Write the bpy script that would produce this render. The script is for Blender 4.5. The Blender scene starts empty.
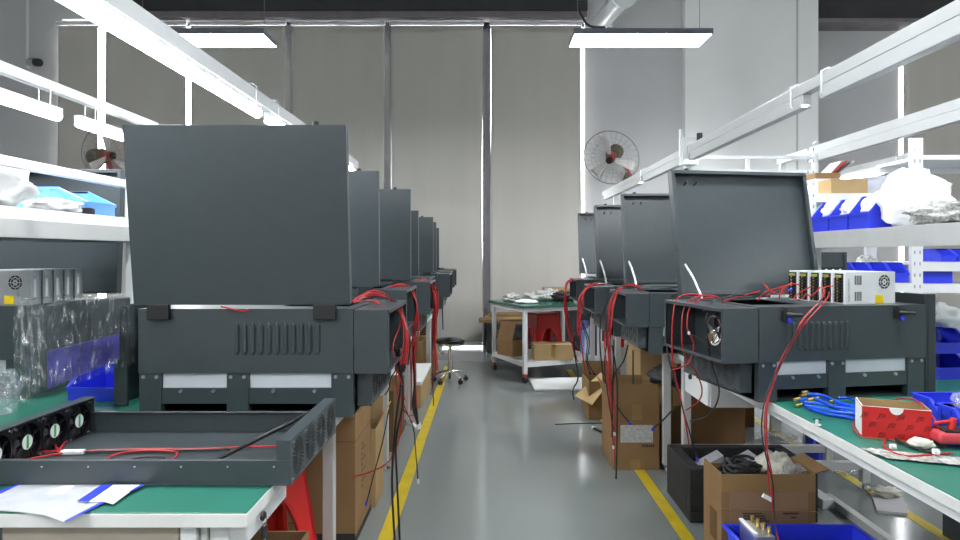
EXPO = 2.0
import bpy, math, random
from mathutils import Vector, Matrix, noise
random.seed(7)
C = bpy.context.scene.collection
F, VX, VY, HC = 640.0, 488.0, 254.0, 1.3
PI = math.pi

def P(px, py, Y):
    return Vector(((px - VX) * Y / F, Y, HC - (py - VY) * Y / F))
def G(px, py):
    return P(px, py, HC * F / (py - VY))

# ---------------------------------------------------------------- materials
def mat(name, col, rough=.5, metal=0., var=.06, scale=8., bump=0., spec=.5, alpha=None, trans=0., emit=None, stretch=None, coat=0.):
    m = bpy.data.materials.new(name); m.use_nodes = True
    nt = m.node_tree; b = nt.nodes['Principled BSDF']
    b.inputs['Roughness'].default_value = rough
    b.inputs['Metallic'].default_value = metal
    b.inputs['Specular IOR Level'].default_value = spec
    b.inputs['Coat Weight'].default_value = coat
    c = (*col, 1)
    tc = nt.nodes.new('ShaderNodeTexCoord')
    mp = nt.nodes.new('ShaderNodeMapping')
    if stretch: mp.inputs['Scale'].default_value = stretch
    nz = nt.nodes.new('ShaderNodeTexNoise'); nz.inputs['Scale'].default_value = scale; nz.inputs['Detail'].default_value = 4
    nt.links.new(tc.outputs['Object'], mp.inputs['Vector']); nt.links.new(mp.outputs['Vector'], nz.inputs['Vector'])
    rp = nt.nodes.new('ShaderNodeValToRGB')
    rp.color_ramp.elements[0].position = .3; rp.color_ramp.elements[1].position = .7
    rp.color_ramp.elements[0].color = tuple(max(0, x * (1 - var)) for x in col) + (1,)
    rp.color_ramp.elements[1].color = tuple(min(1, x * (1 + var)) for x in col) + (1,)
    nt.links.new(nz.outputs['Fac'], rp.inputs['Fac']); nt.links.new(rp.outputs['Color'], b.inputs['Base Color'])
    if bump:
        bp = nt.nodes.new('ShaderNodeBump'); bp.inputs['Strength'].default_value = bump; bp.inputs['Distance'].default_value = .01
        nt.links.new(nz.outputs['Fac'], bp.inputs['Height']); nt.links.new(bp.outputs['Normal'], b.inputs['Normal'])
    if alpha is not None: b.inputs['Alpha'].default_value = alpha
    if trans: b.inputs['Transmission Weight'].default_value = trans
    if emit:
        b.inputs['Emission Color'].default_value = (*emit[0], 1); b.inputs['Emission Strength'].default_value = emit[1]
    return m

def film_mat(name, tint=(.9, .93, 1), body=.12, sheen=.55, scale=40., bump=.9, stretch=(1, 1, 1)):
    # crumpled clear plastic film: mostly see-through with glossy creases
    m = bpy.data.materials.new(name); m.use_nodes = True
    nt = m.node_tree; nt.nodes.clear()
    out = nt.nodes.new('ShaderNodeOutputMaterial')
    tr = nt.nodes.new('ShaderNodeBsdfTransparent'); gl = nt.nodes.new('ShaderNodeBsdfGlossy'); df = nt.nodes.new('ShaderNodeBsdfDiffuse')
    gl.inputs['Roughness'].default_value = .12; gl.inputs['Color'].default_value = (1, 1, 1, 1); df.inputs['Color'].default_value = (*tint, 1)
    m1 = nt.nodes.new('ShaderNodeMixShader'); m2 = nt.nodes.new('ShaderNodeMixShader')
    tc = nt.nodes.new('ShaderNodeTexCoord'); nz = nt.nodes.new('ShaderNodeTexNoise'); nz.inputs['Scale'].default_value = scale; nz.inputs['Detail'].default_value = 5
    bp = nt.nodes.new('ShaderNodeBump'); bp.inputs['Strength'].default_value = bump; bp.inputs['Distance'].default_value = .02
    rp = nt.nodes.new('ShaderNodeMapRange'); rp.inputs[1].default_value = .5; rp.inputs[2].default_value = .68; rp.inputs[3].default_value = .03; rp.inputs[4].default_value = sheen
    mp = nt.nodes.new('ShaderNodeMapping'); mp.inputs['Scale'].default_value = stretch; nt.links.new(tc.outputs['Object'], mp.inputs['Vector'])
    nt.links.new(mp.outputs['Vector'], nz.inputs['Vector']); nt.links.new(nz.outputs['Fac'], bp.inputs['Height']); nt.links.new(nz.outputs['Fac'], rp.inputs[0])
    nt.links.new(bp.outputs['Normal'], gl.inputs['Normal'])
    m1.inputs[0].default_value = body
    nt.links.new(tr.outputs[0], m1.inputs[1]); nt.links.new(df.outputs[0], m1.inputs[2])
    nt.links.new(rp.outputs[0], m2.inputs[0]); nt.links.new(m1.outputs[0], m2.inputs[1]); nt.links.new(gl.outputs[0], m2.inputs[2])
    nt.links.new(m2.outputs[0], out.inputs[0])
    return m

def glass_mat():
    m = bpy.data.materials.new('window glass'); m.use_nodes = True
    nt = m.node_tree; nt.nodes.clear()
    out = nt.nodes.new('ShaderNodeOutputMaterial'); tr = nt.nodes.new('ShaderNodeBsdfTransparent'); gl = nt.nodes.new('ShaderNodeBsdfGlossy')
    gl.inputs['Roughness'].default_value = .02; mx = nt.nodes.new('ShaderNodeMixShader'); fr = nt.nodes.new('ShaderNodeFresnel')
    nt.links.new(fr.outputs[0], mx.inputs[0]); nt.links.new(tr.outputs[0], mx.inputs[1]); nt.links.new(gl.outputs[0], mx.inputs[2]); nt.links.new(mx.outputs[0], out.inputs[0])
    return m

def emit_mat(name, col, s):
    m = bpy.data.materials.new(name); m.use_nodes = True
    nt = m.node_tree; nt.nodes.clear()
    out = nt.nodes.new('ShaderNodeOutputMaterial'); e = nt.nodes.new('ShaderNodeEmission')
    e.inputs[0].default_value = (*col, 1); e.inputs[1].default_value = s
    nt.links.new(e.outputs[0], out.inputs[0]); return m

def fabric_mat():
    m = mat('blind fabric', (.575, .55, .51), .9, 0, .04, 1.2, 0, .1, stretch=(3, 1, .25))
    nt = m.node_tree; b = nt.nodes['Principled BSDF']
    wv = nt.nodes.new('ShaderNodeTexNoise'); wv.inputs['Scale'].default_value = 260
    bp = nt.nodes.new('ShaderNodeBump'); bp.inputs['Strength'].default_value = .08
    nt.links.new(wv.outputs['Fac'], bp.inputs['Height']); nt.links.new(bp.outputs['Normal'], b.inputs['Normal'])
    tr = nt.nodes.new('ShaderNodeBsdfTranslucent'); tr.inputs[0].default_value = (.9, .86, .78, 1); mx = nt.nodes.new('ShaderNodeMixShader'); mx.inputs[0].default_value = .03
    nt.links.new(b.outputs[0], mx.inputs[1]); nt.links.new(tr.outputs[0], mx.inputs[2]); nt.links.new(mx.outputs[0], nt.nodes['Material Output'].inputs[0])
    return m

M = dict(
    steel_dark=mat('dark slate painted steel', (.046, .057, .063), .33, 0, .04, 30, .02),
    steel_dark2=mat('slate painted steel shaded darker', (.032, .039, .043), .45, 0, .04, 30, .02),  # darker copy of the steel, shade of recesses and undersides in its colour
    black=mat('matt black plastic', (.012, .012, .013), .5),
    black_gloss=mat('glossy black', (.01, .01, .012), .2),
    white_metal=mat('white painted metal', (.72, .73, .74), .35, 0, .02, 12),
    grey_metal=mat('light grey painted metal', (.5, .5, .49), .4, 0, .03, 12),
    white_panel=mat('white acrylic panel', (.62, .64, .68), .35),
    chrome=mat('chrome', (.8, .8, .8), .15, 1.),
    alu=mat('bare aluminium', (.55, .56, .58), .35, .9, .08, 20),
    brass=mat('brass', (.6, .45, .15), .3, 1.),
    green=mat('green rubber bench mat', (.016, .145, .102), .42, 0, .07, 6, .03),
    green_top=mat('dark green table mat', (.04, .12, .09), .15),
    edge_white=mat('white edge band', (.72, .72, .70), .4),
    floor=None,
    wall=mat('white painted plaster', (.80, .80, .79), .8, 0, .03, 1.5),
    wall_grey=mat('plaster greyed for shade', (.60, .59, .60), .8, 0, .03, 1.5),  # wall shadow put into the colour; a few grey parts share it
    wall_white=mat('plaster brightened for light', (.9, .9, .89), .8, 0, .02, 1.5),  # pillar plaster, its stronger lighting put into the colour
    ceil=mat('ceiling paint', (.8, .8, .8), .9),
    beam=mat('charcoal painted beam', (.045, .045, .048), .8, 0, .15, 3),
    beam2=mat('grey concrete strip', (.22, .2, .21), .8, 0, .1, 6),
    fabric=fabric_mat(),
    frame_dark=mat('dark window frame', (.03, .032, .036), .4),
    glass=glass_mat(),
    yellow=mat('yellow floor paint', (.62, .46, .02), .4, 0, .12, 9),
    rail_grey=mat('white rail paint dimmed', (.42, .43, .43), .4, 0, .02, 12),  # darkened white rail paint, the dimmer light on it is in the colour
    brass_dull=mat('dull yellow green metal', (.38, .36, .08), .4, .3),
    yellow_tag=mat('yellow sticker', (.8, .6, .0), .5),
    carton=mat('brown corrugated card', (.27, .16, .075), .8, 0, .08, 5, .05, .2),
    carton_l=mat('pale corrugated card', (.40, .275, .135), .8, 0, .08, 5, .05, .2),
    carton_d=mat('dark brown card', (.15, .083, .036), .8, 0, .1, 5, .05, .2),
    tape=mat('tan packing tape', (.30, .18, .065), .3, 0, .05, 9),
    print_black=mat('black print', (.03, .025, .025), .7),
    print_red=mat('red print', (.5, .05, .02), .7),
    label=mat('grey printed label', (.5, .5, .48), .6, 0, .25, 60),
    paper=mat('white paper', (.75, .75, .75), .7),
    red=mat('red plastic', (.65, .02, .015), .3),
    red_card=mat('red printed card', (.62, .015, .015), .45),
    red_wire=mat('red wire insulation', (.42, .013, .016), .4),
    black_wire=mat('black wire insulation', (.012, .012, .013), .4),
    blue=mat('blue polypropylene', (.028, .05, .72), .35, 0, .05, 10),
    blue_l=mat('brightened blue polypropylene', (.16, .40, .85), .35, 0, .05, 10),  # lighter copy of the blue, strong tube light put into the colour
    blue_tube=mat('blue polyurethane hose', (.015, .09, .68), .25),
    blue_bag=mat('blue film', (.05, .06, .5), .3),
    film=film_mat('clear crumpled film', body=.02, sheen=.5, scale=70, bump=.7, stretch=(1, 1, .22)),
    film2=film_mat('cloudy crumpled film', body=.14, sheen=.45, scale=45),
    film_b=film_mat('blue tinted film', (.25, .25, .8), body=.5, sheen=.3, scale=45),
    bag_white=mat('white plastic bag', (.85, .85, .86), .4, 0, .03, 14, .35),
    foam_white=mat('white foam', (.82, .83, .82), .8),
    foam_black=mat('black foam', (.022, .021, .02), .85, 0, .3, 60, .3),
    silver_bag=mat('silver mesh bag', (.45, .45, .43), .35, .3, .5, 70, .8),
    foam_bits=mat('cream foam bits', (.62, .6, .52), .8, 0, .15, 30, .6),
    olive=mat('olive motor paint', (.16, .15, .09), .4),
    fan_red=mat('faded red fan paint', (.4, .06, .05), .4),
    cage=mat('grey cage wire', (.28, .29, .28), .4, .5),
    sticker=mat('white sticker', (.75, .78, .75), .5), sticker_g=mat('green sticker print', (.05, .35, .1), .5),
    orange=mat('orange plastic', (.6, .2, .03), .4),
    tube_on=emit_mat('lit tube diffuser', (.93, .97, 1), 13.),
    panel_on=emit_mat('lit panel diffuser', (.93, .97, 1), 16.),
)

def floor_mat():
    m = mat('grey epoxy floor', (.215, .235, .228), .17, 0, .05, .9, 0, .55)
    nt = m.node_tree; b = nt.nodes['Principled BSDF']
    n = nt.nodes.new('ShaderNodeTexNoise'); n.inputs['Scale'].default_value = 2.2; n.inputs['Detail'].default_value = 6
    r = nt.nodes.new('ShaderNodeMapRange'); r.inputs[3].default_value = .08; r.inputs[4].default_value = .17
    nt.links.new(n.outputs['Fac'], r.inputs[0]); nt.links.new(r.outputs[0], b.inputs['Roughness'])
    n2 = nt.nodes.new('ShaderNodeTexNoise'); n2.inputs['Scale'].default_value = 5.; bp = nt.nodes.new('ShaderNodeBump')
    bp.inputs['Strength'].default_value = .05; bp.inputs['Distance'].default_value = .02
    nt.links.new(n2.outputs['Fac'], bp.inputs['Height']); nt.links.new(bp.outputs['Normal'], b.inputs['Normal'])
    return m
M['floor'] = floor_mat()

# ---------------------------------------------------------------- mesh helpers
class MB:
    def __init__(s): s.v = []; s.f = []; s.m = []; s.sm = []; s.X = Matrix.Identity(4)
    def add(s, vs, fs, m=0, smooth=False):
        k = len(s.v); s.v += [s.X @ Vector(v) for v in vs]
        for f in fs: s.f.append([k + i for i in f]); s.m.append(m); s.sm.append(smooth)
        return s
    def box(s, x0, x1, y0, y1, z0, z1, m=0):
        vs = [(x, y, z) for z in (z0, z1) for y in (y0, y1) for x in (x0, x1)]
        return s.add(vs, [(0, 2, 3, 1), (4, 5, 7, 6), (0, 1, 5, 4), (2, 6, 7, 3), (0, 4, 6, 2), (1, 3, 7, 5)], m)
    def obox(s, c, sz, R, m=0):
        old = s.X; s.X = old @ Matrix.Translation(c) @ R.to_4x4()
        s.box(-sz[0] / 2, sz[0] / 2, -sz[1] / 2, sz[1] / 2, -sz[2] / 2, sz[2] / 2, m); s.X = old; return s
    def cyl(s, a, b, r, r2=None, n=12, m=0, caps=True, smooth=True):
        a, b = Vector(a), Vector(b); r2 = r if r2 is None else r2
        d = (b - a).normalized(); u = d.orthogonal().normalized(); w = d.cross(u)
        vs = []
        for p, q in ((a, r), (b, r2)):
            vs += [p + (u * math.cos(2 * PI * i / n) + w * math.sin(2 * PI * i / n)) * q for i in range(n)]
        s.add(vs, [(i, (i + 1) % n, n + (i + 1) % n, n + i) for i in range(n)], m, smooth)
        if caps: s.add(vs[:n], [tuple(range(n - 1, -1, -1))], m); s.add(vs[n:], [tuple(range(n))], m)
        return s
    def tube(s, pts, r, n=6, m=0, closed=False):
        pts = [Vector(p) for p in pts]; N = len(pts); vs = []; u = None
        for i, p in enumerate(pts):
            a = pts[i - 1] if (i or closed) else p; b = pts[(i + 1) % N] if (i < N - 1 or closed) else p
            d = (b - a); d = d.normalized() if d.length > 1e-9 else Vector((0, 0, 1))
            u = d.orthogonal().normalized() if u is None else (u - d * u.dot(d)); 
            u = u.normalized() if u.length > 1e-6 else d.orthogonal().normalized()
            w = d.cross(u)
            vs += [p + (u * math.cos(2 * PI * k / n) + w * math.sin(2 * PI * k / n)) * r for k in range(n)]
        fs = []
        for i in range(N if closed else N - 1):
            j = (i + 1) % N
            fs += [(i * n + k, i * n + (k + 1) % n, j * n + (k + 1) % n, j * n + k) for k in range(n)]
        if not closed: fs += [tuple(range(n - 1, -1, -1)), tuple(range((N - 1) * n, N * n))]
        return s.add(vs, fs, m, True)
    def prism(s, poly, ext, m=0):
        poly = [Vector(p) for p in poly]; e = Vector(ext); n = len(poly)
        return s.add(poly + [p + e for p in poly], [tuple(range(n - 1, -1, -1)), tuple(range(n, 2 * n))] + [(i, (i + 1) % n, n + (i + 1) % n, n + i) for i in range(n)], m)
    def ell(s, c, r, m=0, nu=20, nv=12, amp=0., fr=4., seed=0., flat=None):
        c = Vector(c); vs = []
        for j in range(nv + 1):
            t = PI * j / nv
            for i in range(nu):
                a = 2 * PI * i / nu; d = Vector((math.sin(t) * math.cos(a), math.sin(t) * math.sin(a), math.cos(t)))
                k = 1 + amp * noise.noise(d * fr * .5 + Vector((seed, seed * 1.7, 3))) + amp * .5 * noise.noise(d * fr * 1.6 + Vector((seed, 1, seed)))
                p = Vector((d.x * r[0], d.y * r[1], d.z * r[2])) * k
                if flat is not None: p.z = max(p.z, flat)
                vs.append(c + p)
        fs = [(j * nu + i, (j + 1) * nu + i, (j + 1) * nu + (i + 1) % nu, j * nu + (i + 1) % nu) for j in range(nv) for i in range(nu)]
        return s.add(vs, fs, m, True)
    def arcs(s, c, ax, up, r0, r1, n=4, gap=.18, th=.002, m=0, seg=6):
        c, ax, up = Vector(c), Vector(ax).normalized(), Vector(up).normalized(); rt = up.cross(ax)
        for k in range(n):
            a0 = 2 * PI * k / n + gap; a1 = 2 * PI * (k + 1) / n - gap; vs = []
            for i in range(seg + 1):
                a = a0 + (a1 - a0) * i / seg; d = rt * math.cos(a) + up * math.sin(a)
                vs += [c + d * r0, c + d * r1, c + d * r0 + ax * th, c + d * r1 + ax * th]
            fs = []
            for i in range(seg):
                q = 4 * i; fs += [(q + 2, q + 3, q + 7, q + 6), (q, q + 2, q + 6, q + 4), (q + 1, q + 5, q + 7, q + 3), (q, q + 4, q + 5, q + 1)]
            s.add(vs, fs, m)
        return s
    def disc(s, c, ax, r, th=.002, n=14, m=0):
        c, ax = Vector(c), Vector(ax).normalized(); return s.cyl(c, c + ax * th, r, n=n, m=m, smooth=False)
    def surf(s, fn, nu, nv, m=0, smooth=True):
        vs = [fn(i / nu, j / nv) for j in range(nv + 1) for i in range(nu + 1)]; w = nu + 1
        return s.add(vs, [(j * w + i, j * w + i + 1, (j + 1) * w + i + 1, (j + 1) * w + i) for j in range(nv) for i in range(nu)], m, smooth)
    def build(s, name, mats, parent=None, bevel=0., solid=0., seg=2):
        me = bpy.data.meshes.new(name); me.from_pydata([tuple(v) for v in s.v], [], s.f)
        for m in (mats if isinstance(mats, (list, tuple)) else [mats]): me.materials.append(M[m] if isinstance(m, str) else m)
        me.polygons.foreach_set('material_index', s.m); me.polygons.foreach_set('use_smooth', s.sm); me.update()
        o = bpy.data.objects.new(name, me); C.objects.link(o)
        if parent: o.parent = parent
        if bevel:
            b = o.modifiers.new('bevel', 'BEVEL'); b.width = bevel; b.segments = seg; b.limit_method = 'ANGLE'; b.angle_limit = .9
        if solid:
            b = o.modifiers.new('solid', 'SOLIDIFY'); b.thickness = solid
        return o

def tag(o, label, cat, group=None, kind=None):
    o['label'] = label; o['category'] = cat
    if group: o['group'] = group
    if kind: o['kind'] = kind
    return o
def thing(name, label, cat, loc=(0, 0, 0), rz=0., group=None):
    o = bpy.data.objects.new(name, None); C.objects.link(o); o.empty_display_size = .05
    o.location = loc; o.rotation_euler = (0, 0, rz)
    return tag(o, label, cat, group)
def struct(o, label=None):
    o['kind'] = 'structure'
    if label: o['label'] = label
    return o
def loc_m(t): return Matrix.Translation(t.location) @ Matrix.Rotation(t.rotation_euler.z, 4, 'Z')
def lab(o, s): o['label'] = s; return o
def spline(pts, k=6):
    pts = [Vector(p) for p in pts]; out = []
    for i in range(len(pts) - 1):
        p0, p1, p2, p3 = pts[max(i - 1, 0)], pts[i], pts[i + 1], pts[min(i + 2, len(pts) - 1)]
        for j in range(k):
            t = j / k
            out.append(.5 * ((2 * p1) + (p2 - p0) * t + (2 * p0 - 5 * p1 + 4 * p2 - p3) * t * t + (3 * p1 - p0 - 3 * p2 + p3) * t ** 3))
    return out + [pts[-1]]
def wire(t, pts, r=.0035, m='red_wire', name='wire', k=6, end=None):
    """pts in world space; a wire that belongs to thing t"""
    inv = loc_m(t).inverted() if t else Matrix.Identity(4)
    w = spline(pts, k); b = MB(); b.tube([inv @ p for p in w], r, 6, 0)
    if end:
        p = inv @ w[-1]; q = inv @ w[-2]; d = (p - q).normalized(); b.cyl(p, p + d * .018, r * 1.9, n=8, m=1)
    return b.build(name, [m] + ([end] if end else []), t)
def text(s, loc, rot, size, m, parent=None, name='lettering', ext=.0006, shear=0.):
    cu = bpy.data.curves.new(name, 'FONT'); cu.body = s; cu.size = size; cu.extrude = ext; cu.align_x = 'CENTER'; cu.align_y = 'CENTER'; cu.shear = shear
    o = bpy.data.objects.new(name, cu); C.objects.link(o)
    me = bpy.data.meshes.new_from_object(o); bpy.data.objects.remove(o)
    o = bpy.data.objects.new(name, me); C.objects.link(o); me.materials.clear(); me.materials.append(M[m])
    o.location = loc; o.rotation_euler = rot
    if parent: o.parent = parent
    return o
# ---------------------------------------------------------------- camera, world
sc = bpy.context.scene
cam = bpy.data.cameras.new('camera'); co = bpy.data.objects.new('camera', cam); C.objects.link(co)
co.location = (0, 0, HC); co.rotation_euler = (PI / 2, 0, 0)
cam.sensor_width = 36; cam.lens = 24; cam.sensor_fit = 'HORIZONTAL'
cam.shift_x = -8 / 960; cam.shift_y = -16 / 960; cam.clip_start = .05
sc.camera = co
sc.view_settings.view_transform = 'Standard'; sc.view_settings.look = 'None'; sc.view_settings.gamma = 1; sc.view_settings.exposure = EXPO
sc.view_settings.use_curve_mapping = False
w = bpy.data.worlds.new('daylight'); sc.world = w; w.use_nodes = True
w.node_tree.nodes['Background'].inputs[0].default_value = (.93, .96, 1, 1); w.node_tree.nodes['Background'].inputs[1].default_value = 5.

# ---------------------------------------------------------------- setting
struct(MB().box(-10.2, 10.2, -4.2, 10.4, -.2, 0).build('floor', 'floor'))
struct(MB().box(-10.2, 10.2, -4.2, 10.4, 5.5, 5.7).build('ceiling', 'ceil'))
struct(MB().box(-10.2, -10, -4.2, 10.4, 0, 5.5).build('wall_left', 'wall'))
struct(MB().box(10, 10.2, -4.2, 10.4, 0, 5.5).build('wall_right', 'wall'))
struct(MB().box(-10, 10, -4.2, -4, 0, 5.5).build('wall_front', 'wall'))
YW = 9.05
b = MB(); b.box(-10, -6.02, YW, YW + .3, 0, 5.5); b.box(-6.02, 1.37, YW, YW + .3, 4.62, 5.5); b.box(1.37, 2.9, YW, YW + .3, 0, 5.5)
b.box(-7.6, -6.9, YW - .06, YW, 0, 5.5)
struct(b.build('wall_back', 'wall_grey'))
b = MB(); b.box(2.75, 4.30, YW - .12, 9.5, 0, 5.5); b.box(4.34, 4.62, YW - .1, 9.5, 0, 5.5, 1); b.box(4.30, 4.34, YW - .09, 9.5, 0, 5.5, 2)
struct(b.build('wall_pillar', ['wall_white', 'wall_white', 'wall_grey']))
b = MB(); b.box(4.5, 6.1, 9.5, 9.8, 0, 5.5); b.box(6.1, 10, 9.5, 9.8, 4.7, 5.5); b.box(9.4, 10, 9.5, 9.8, 0, 4.7)
struct(b.build('wall_recess', 'wall_grey'))
b = MB(); b.box(-5.6, 1.37, 8.8, YW - .003, 4.66, 5.5, 0); b.box(-5.6, 1.37, 8.85, YW - .003, 4.575, 4.66, 1)
struct(b.build('trim_1', ['beam', 'beam2']))
b = MB(); b.box(4.72, 9.8, 9.1, 9.497, 4.66, 5.5, 0); b.box(4.72, 9.8, 9.12, 9.497, 4.61, 4.66, 1)
struct(b.build('trim_2', ['beam', 'beam2']))
struct(MB().box(-10, -6.02, YW - .012, YW, 0, .09).box(1.37, 2.75, YW - .012, YW, 0, .09).build('baseboard_back', 'wall_grey'))

def window(n, x0, x1, y, z1, mull):
    b = MB()
    b.box(x0, x1, y, y + .08, 0, .012); b.box(x0, x1, y, y + .08, z1 - .06, z1); b.box(x0, x0 + .05, y, y + .08, 0, z1); b.box(x1 - .03, x1, y + .05, y + .08, 0, z1)
    w_ = struct(b.build('window_%d' % n, 'frame_dark'))
    for x, hw in mull: MB().box(x - hw, x + hw, y - .02, y + .08, .012, z1 - .06).build('mullion', 'frame_dark', w_)
    MB().box(x0 + .02, x1 - .02, y + .035, y + .041, .01, z1 - .03).build('pane', 'glass', w_)
window(1, -6.1, 1.45, YW + .12, 4.62, [(-2.858, .058), (-1.441, .054), (-.02, .058), (-3.5, .03), (-2.1, .03), (-.7, .03), (.68, .03)])
window(2, 6.1, 9.4, 9.62, 4.7, [(7.6, .04)])

# floor lane lines (painted)
def lane(x, y0, y1, w_): return struct(MB().box(x - w_ / 2, x + w_ / 2, y0, y1, 0, .002).build('trim_%d' % lane.n, 'yellow'))
lane.n = 3; lane(-.468, -3, 7.4, .066); lane.n = 4; lane(.91, -3, 7.2, .062); lane.n = 5; lane(2.1, -1, 7.5, .06)

# ---------------------------------------------------------------- roller blinds
def blind(x0, x1, y, z1, label, kind):
    t = thing('roller_blind', label, 'blind', ((x0 + x1) / 2, y, 0), 0, 'fabric roller blinds over the windows')
    h = (x1 - x0) / 2; ph = random.random() * 6
    b = MB(); b.surf(lambda u, v: ((u * 2 - 1) * (h - .012 * math.sin(v * 3.1 + ph) ** 2 - .01), .006 * math.sin(u * 9 + ph) * (1 - v) + .004 * math.sin(v * 14 + ph), .055 + v * (z1 - .09)), 28, 40)
    b.build('fabric', 'fabric', t, solid=.004)
    MB().cyl((-h, 0, z1), (h, 0, z1), .028, n=12).build('roller', 'white_metal', t)
    MB().box(-h + .02, h - .02, -.012, .012, .035, .06).build('bottom_bar', 'fabric', t)
for x0, x1, s in ((-6.06, -5.46, 'narrow grey blind at the left end beside the camera wall'), (-5.39, -4.23, 'grey blind second from left, behind the left light rail'),
                  (-4.185, -2.84, 'grey blind third from left, behind the left hanging lamp'), (-2.765, -1.445, 'tall grey blind above the far left lid row, left of the middle pair'),
                  (-1.38, -.06, 'tall grey blind straight above the black stool'), (.02, 1.325, 'grey blind ending at bright gap beside the right wall fan')):
    blind(x0, x1, 8.99, 4.54, s, 0)
blind(6.12, 9.2, 9.45, 4.56, 'purplish grey blind in the recess at the far right', 1)

# ---------------------------------------------------------------- hanging led panels
def panel(cx, cy, z, label):
    t = thing('hanging_lamp', label, 'lamp', (cx, cy, z), 0, 'flat hanging lamps')
    w, d = .61, .19
    b = MB(); b.box(-w, w, -d, d, .012, .05); b.box(-w, w, -d, -d + .012, 0, .012); b.box(-w, w, d - .012, d, 0, .012); b.box(-w, -w + .012, -d, d, 0, .012); b.box(w - .012, w, -d, d, 0, .012)
    b.build('housing', mat('lamp grey', (.12, .13, .16), .4) if 'lamp grey' not in bpy.data.materials else bpy.data.materials['lamp grey'], t, bevel=.004)
    MB().box(-w + .013, w - .013, -d + .013, d - .013, .002, .011).build('diffuser', 'panel_on', t)
    for x in (-w + .06, w - .06):
        MB().cyl((x, 0, .05), (x, 0, .08), .012, n=8).cyl((x, 0, .08), (x, 0, 5.5 - z), .0025, n=5).build('hanger', 'cage', t)
panel(1.36, 5.78, 3.225, 'flat lit hanging lamp right of centre, in front of the pale wall')
panel(-2.57, 5.78, 3.225, 'flat lit hanging lamp at left, behind the slanting white light rail')
for x in (-2.57, 1.36, 5.2):  # extra panels out of view, added for general illumination
    for y in (2.1, -1.5):
        panel(x, y, 3.225, 'added unseen fill lamp overhead, %s %s' % ({-2.57: 'left', 1.36: 'centre', 5.2: 'right'}[x], 'above the benches' if y > 0 else 'behind the camera'))

# ---------------------------------------------------------------- bench light rails with tube lights
def tube_light(x, y0, y1, z, label, face=0, ties=True, lit=True):
    t = thing('tube_light', label, 'light', (x, (y0 + y1) / 2, z), 0, 'tube lights tied under the rails')
    h = (y1 - y0) / 2
    b = MB()
    b.box(-.02, .02, -h, h, .028, .05)
    if face > 0: b.box(-.024, -.019, -h, h, -.012, .05); b.box(-.019, .026, -h, h, -.012, -.008)
    b.box(-.022, .022, -h - .012, -h, 0, .05); b.box(-.022, .022, h, h + .012, 0, .05)
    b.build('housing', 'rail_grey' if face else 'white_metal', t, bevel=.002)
    if face: MB().cyl((.004, -h, .011), (.004, h, .011), .0155, n=14).build('tube', 'tube_on', t)
    else: MB().cyl((0, -h, .006), (0, h, .006), .026, n=14).build('tube', 'tube_on', t)
    for y in (-h + .1, h - .1) if ties else ():
        pts = [(-.03, y, .02), (-.03, y, .13), (-.012, y, .145), (.012, y, .145), (.03, y, .13), (.03, y, .02), (0, y, -.008)]
        MB().tube([Vector(p) for p in pts], .003, 6, closed=True).build('cable_tie', 'white_metal', t)
def rail(x, y0, y1, z, hgt, label, posts=(), w_=.05):
    t = thing('light_rail', label, 'rail', (x, y0, z), 0, 'white rails over the benches')
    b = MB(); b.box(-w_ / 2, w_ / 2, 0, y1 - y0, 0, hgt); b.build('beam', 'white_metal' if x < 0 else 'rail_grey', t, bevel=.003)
    MB().box(-w_ / 2 - .002, w_ / 2 + .002, y1 - y0 - .004, y1 - y0 + .006, -.004, hgt + .004).build('end_cap', 'cage', t)
    for py, zb, s in posts:
        o = MB().box(-w_ / 2 + .004, w_ / 2 - .004, -.02, .02, 0, z - zb - .002).build('rail_post', 'white_metal'); o.location = (x, py, zb + .001); tag(o, s, 'post')
    return t
rail(-1.278, -1.2, 6.2, 2.125, .07, 'white light rail over the left bench row, nearest the aisle', ((4.0, .75, 'white post on the second left bench carrying the left light rail'), (6.1, .75, 'white post on the third left bench carrying the left light rail')))
for i, (a, c, s) in enumerate(((-1.0, .8, 'behind the view'), (.9, 3.55, 'long bright tube light slanting above the large grey lid'), (3.72, 6.0, 'bright tube light under the left rail, over the second lid'))):
    tube_light(-1.278, a, c, 2.0742, s if i else 'lit tube light under the left rail, overhead of the camera')
rail(-2.30, 0.4, 4.42, 2.155, .05, 'white light rail over the bench behind the left shelf', ((4.36, 0, 'white post at the far end of the rail behind the left shelf'),))
tube_light(-2.30, 1.5, 3.42, 2.03, 'bright tube light at the left edge above the white bag'); tube_light(-2.30, 3.6, 4.36, 2.03, 'bright tube light left of the large lid, near the red fan')
t = rail(1.57, -1.2, 8.65, 2.085, .055, 'long white light rail over the right bench row, ending by the wall fan', ((5.03, .75, 'white post behind the nearest open lid, carrying the long right rail'), (7.9, 0, 'white post at the far end of the long right rail')))
for y in (2.95, 3.25, 4.9, 6.45):
    MB().tube([Vector((dx, y + 1.2, dz)) for dx, dz in ((-.033, -.04), (-.033, .06), (0, .075), (.033, .06), (.033, -.04), (0, -.06))], .004, 6, closed=True).build('cable_loop', 'white_metal', t)
MB().box(-.06, .06, 6.16, 6.26, -.09, .12).box(-.07, -.06, 6.19, 6.23, -.02, .19).build('clamp', 'white_metal', t)
MB().cyl((.05, 6.1, .06), (.05, 6.1, .14), .022, n=10).build('clamp_knob', 'black', t)
for i, (a, c, s) in enumerate(((-1.0, .6, 'lit tube light under the right rail, overhead of the camera'), (.75, 2.98, 'nearest tube light under the long right rail, left end by the pale pillar'), (3.16, 4.92, 'tube light under the right rail, above the open lid'), (5.15, 6.4, 'tube light under the right rail, beyond the clamp'), (6.55, 8.55, 'farthest tube light under the right rail, below the wall fan'))):
    tube_light(1.57, a, c, 2.0345, s, 1, False)
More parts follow.
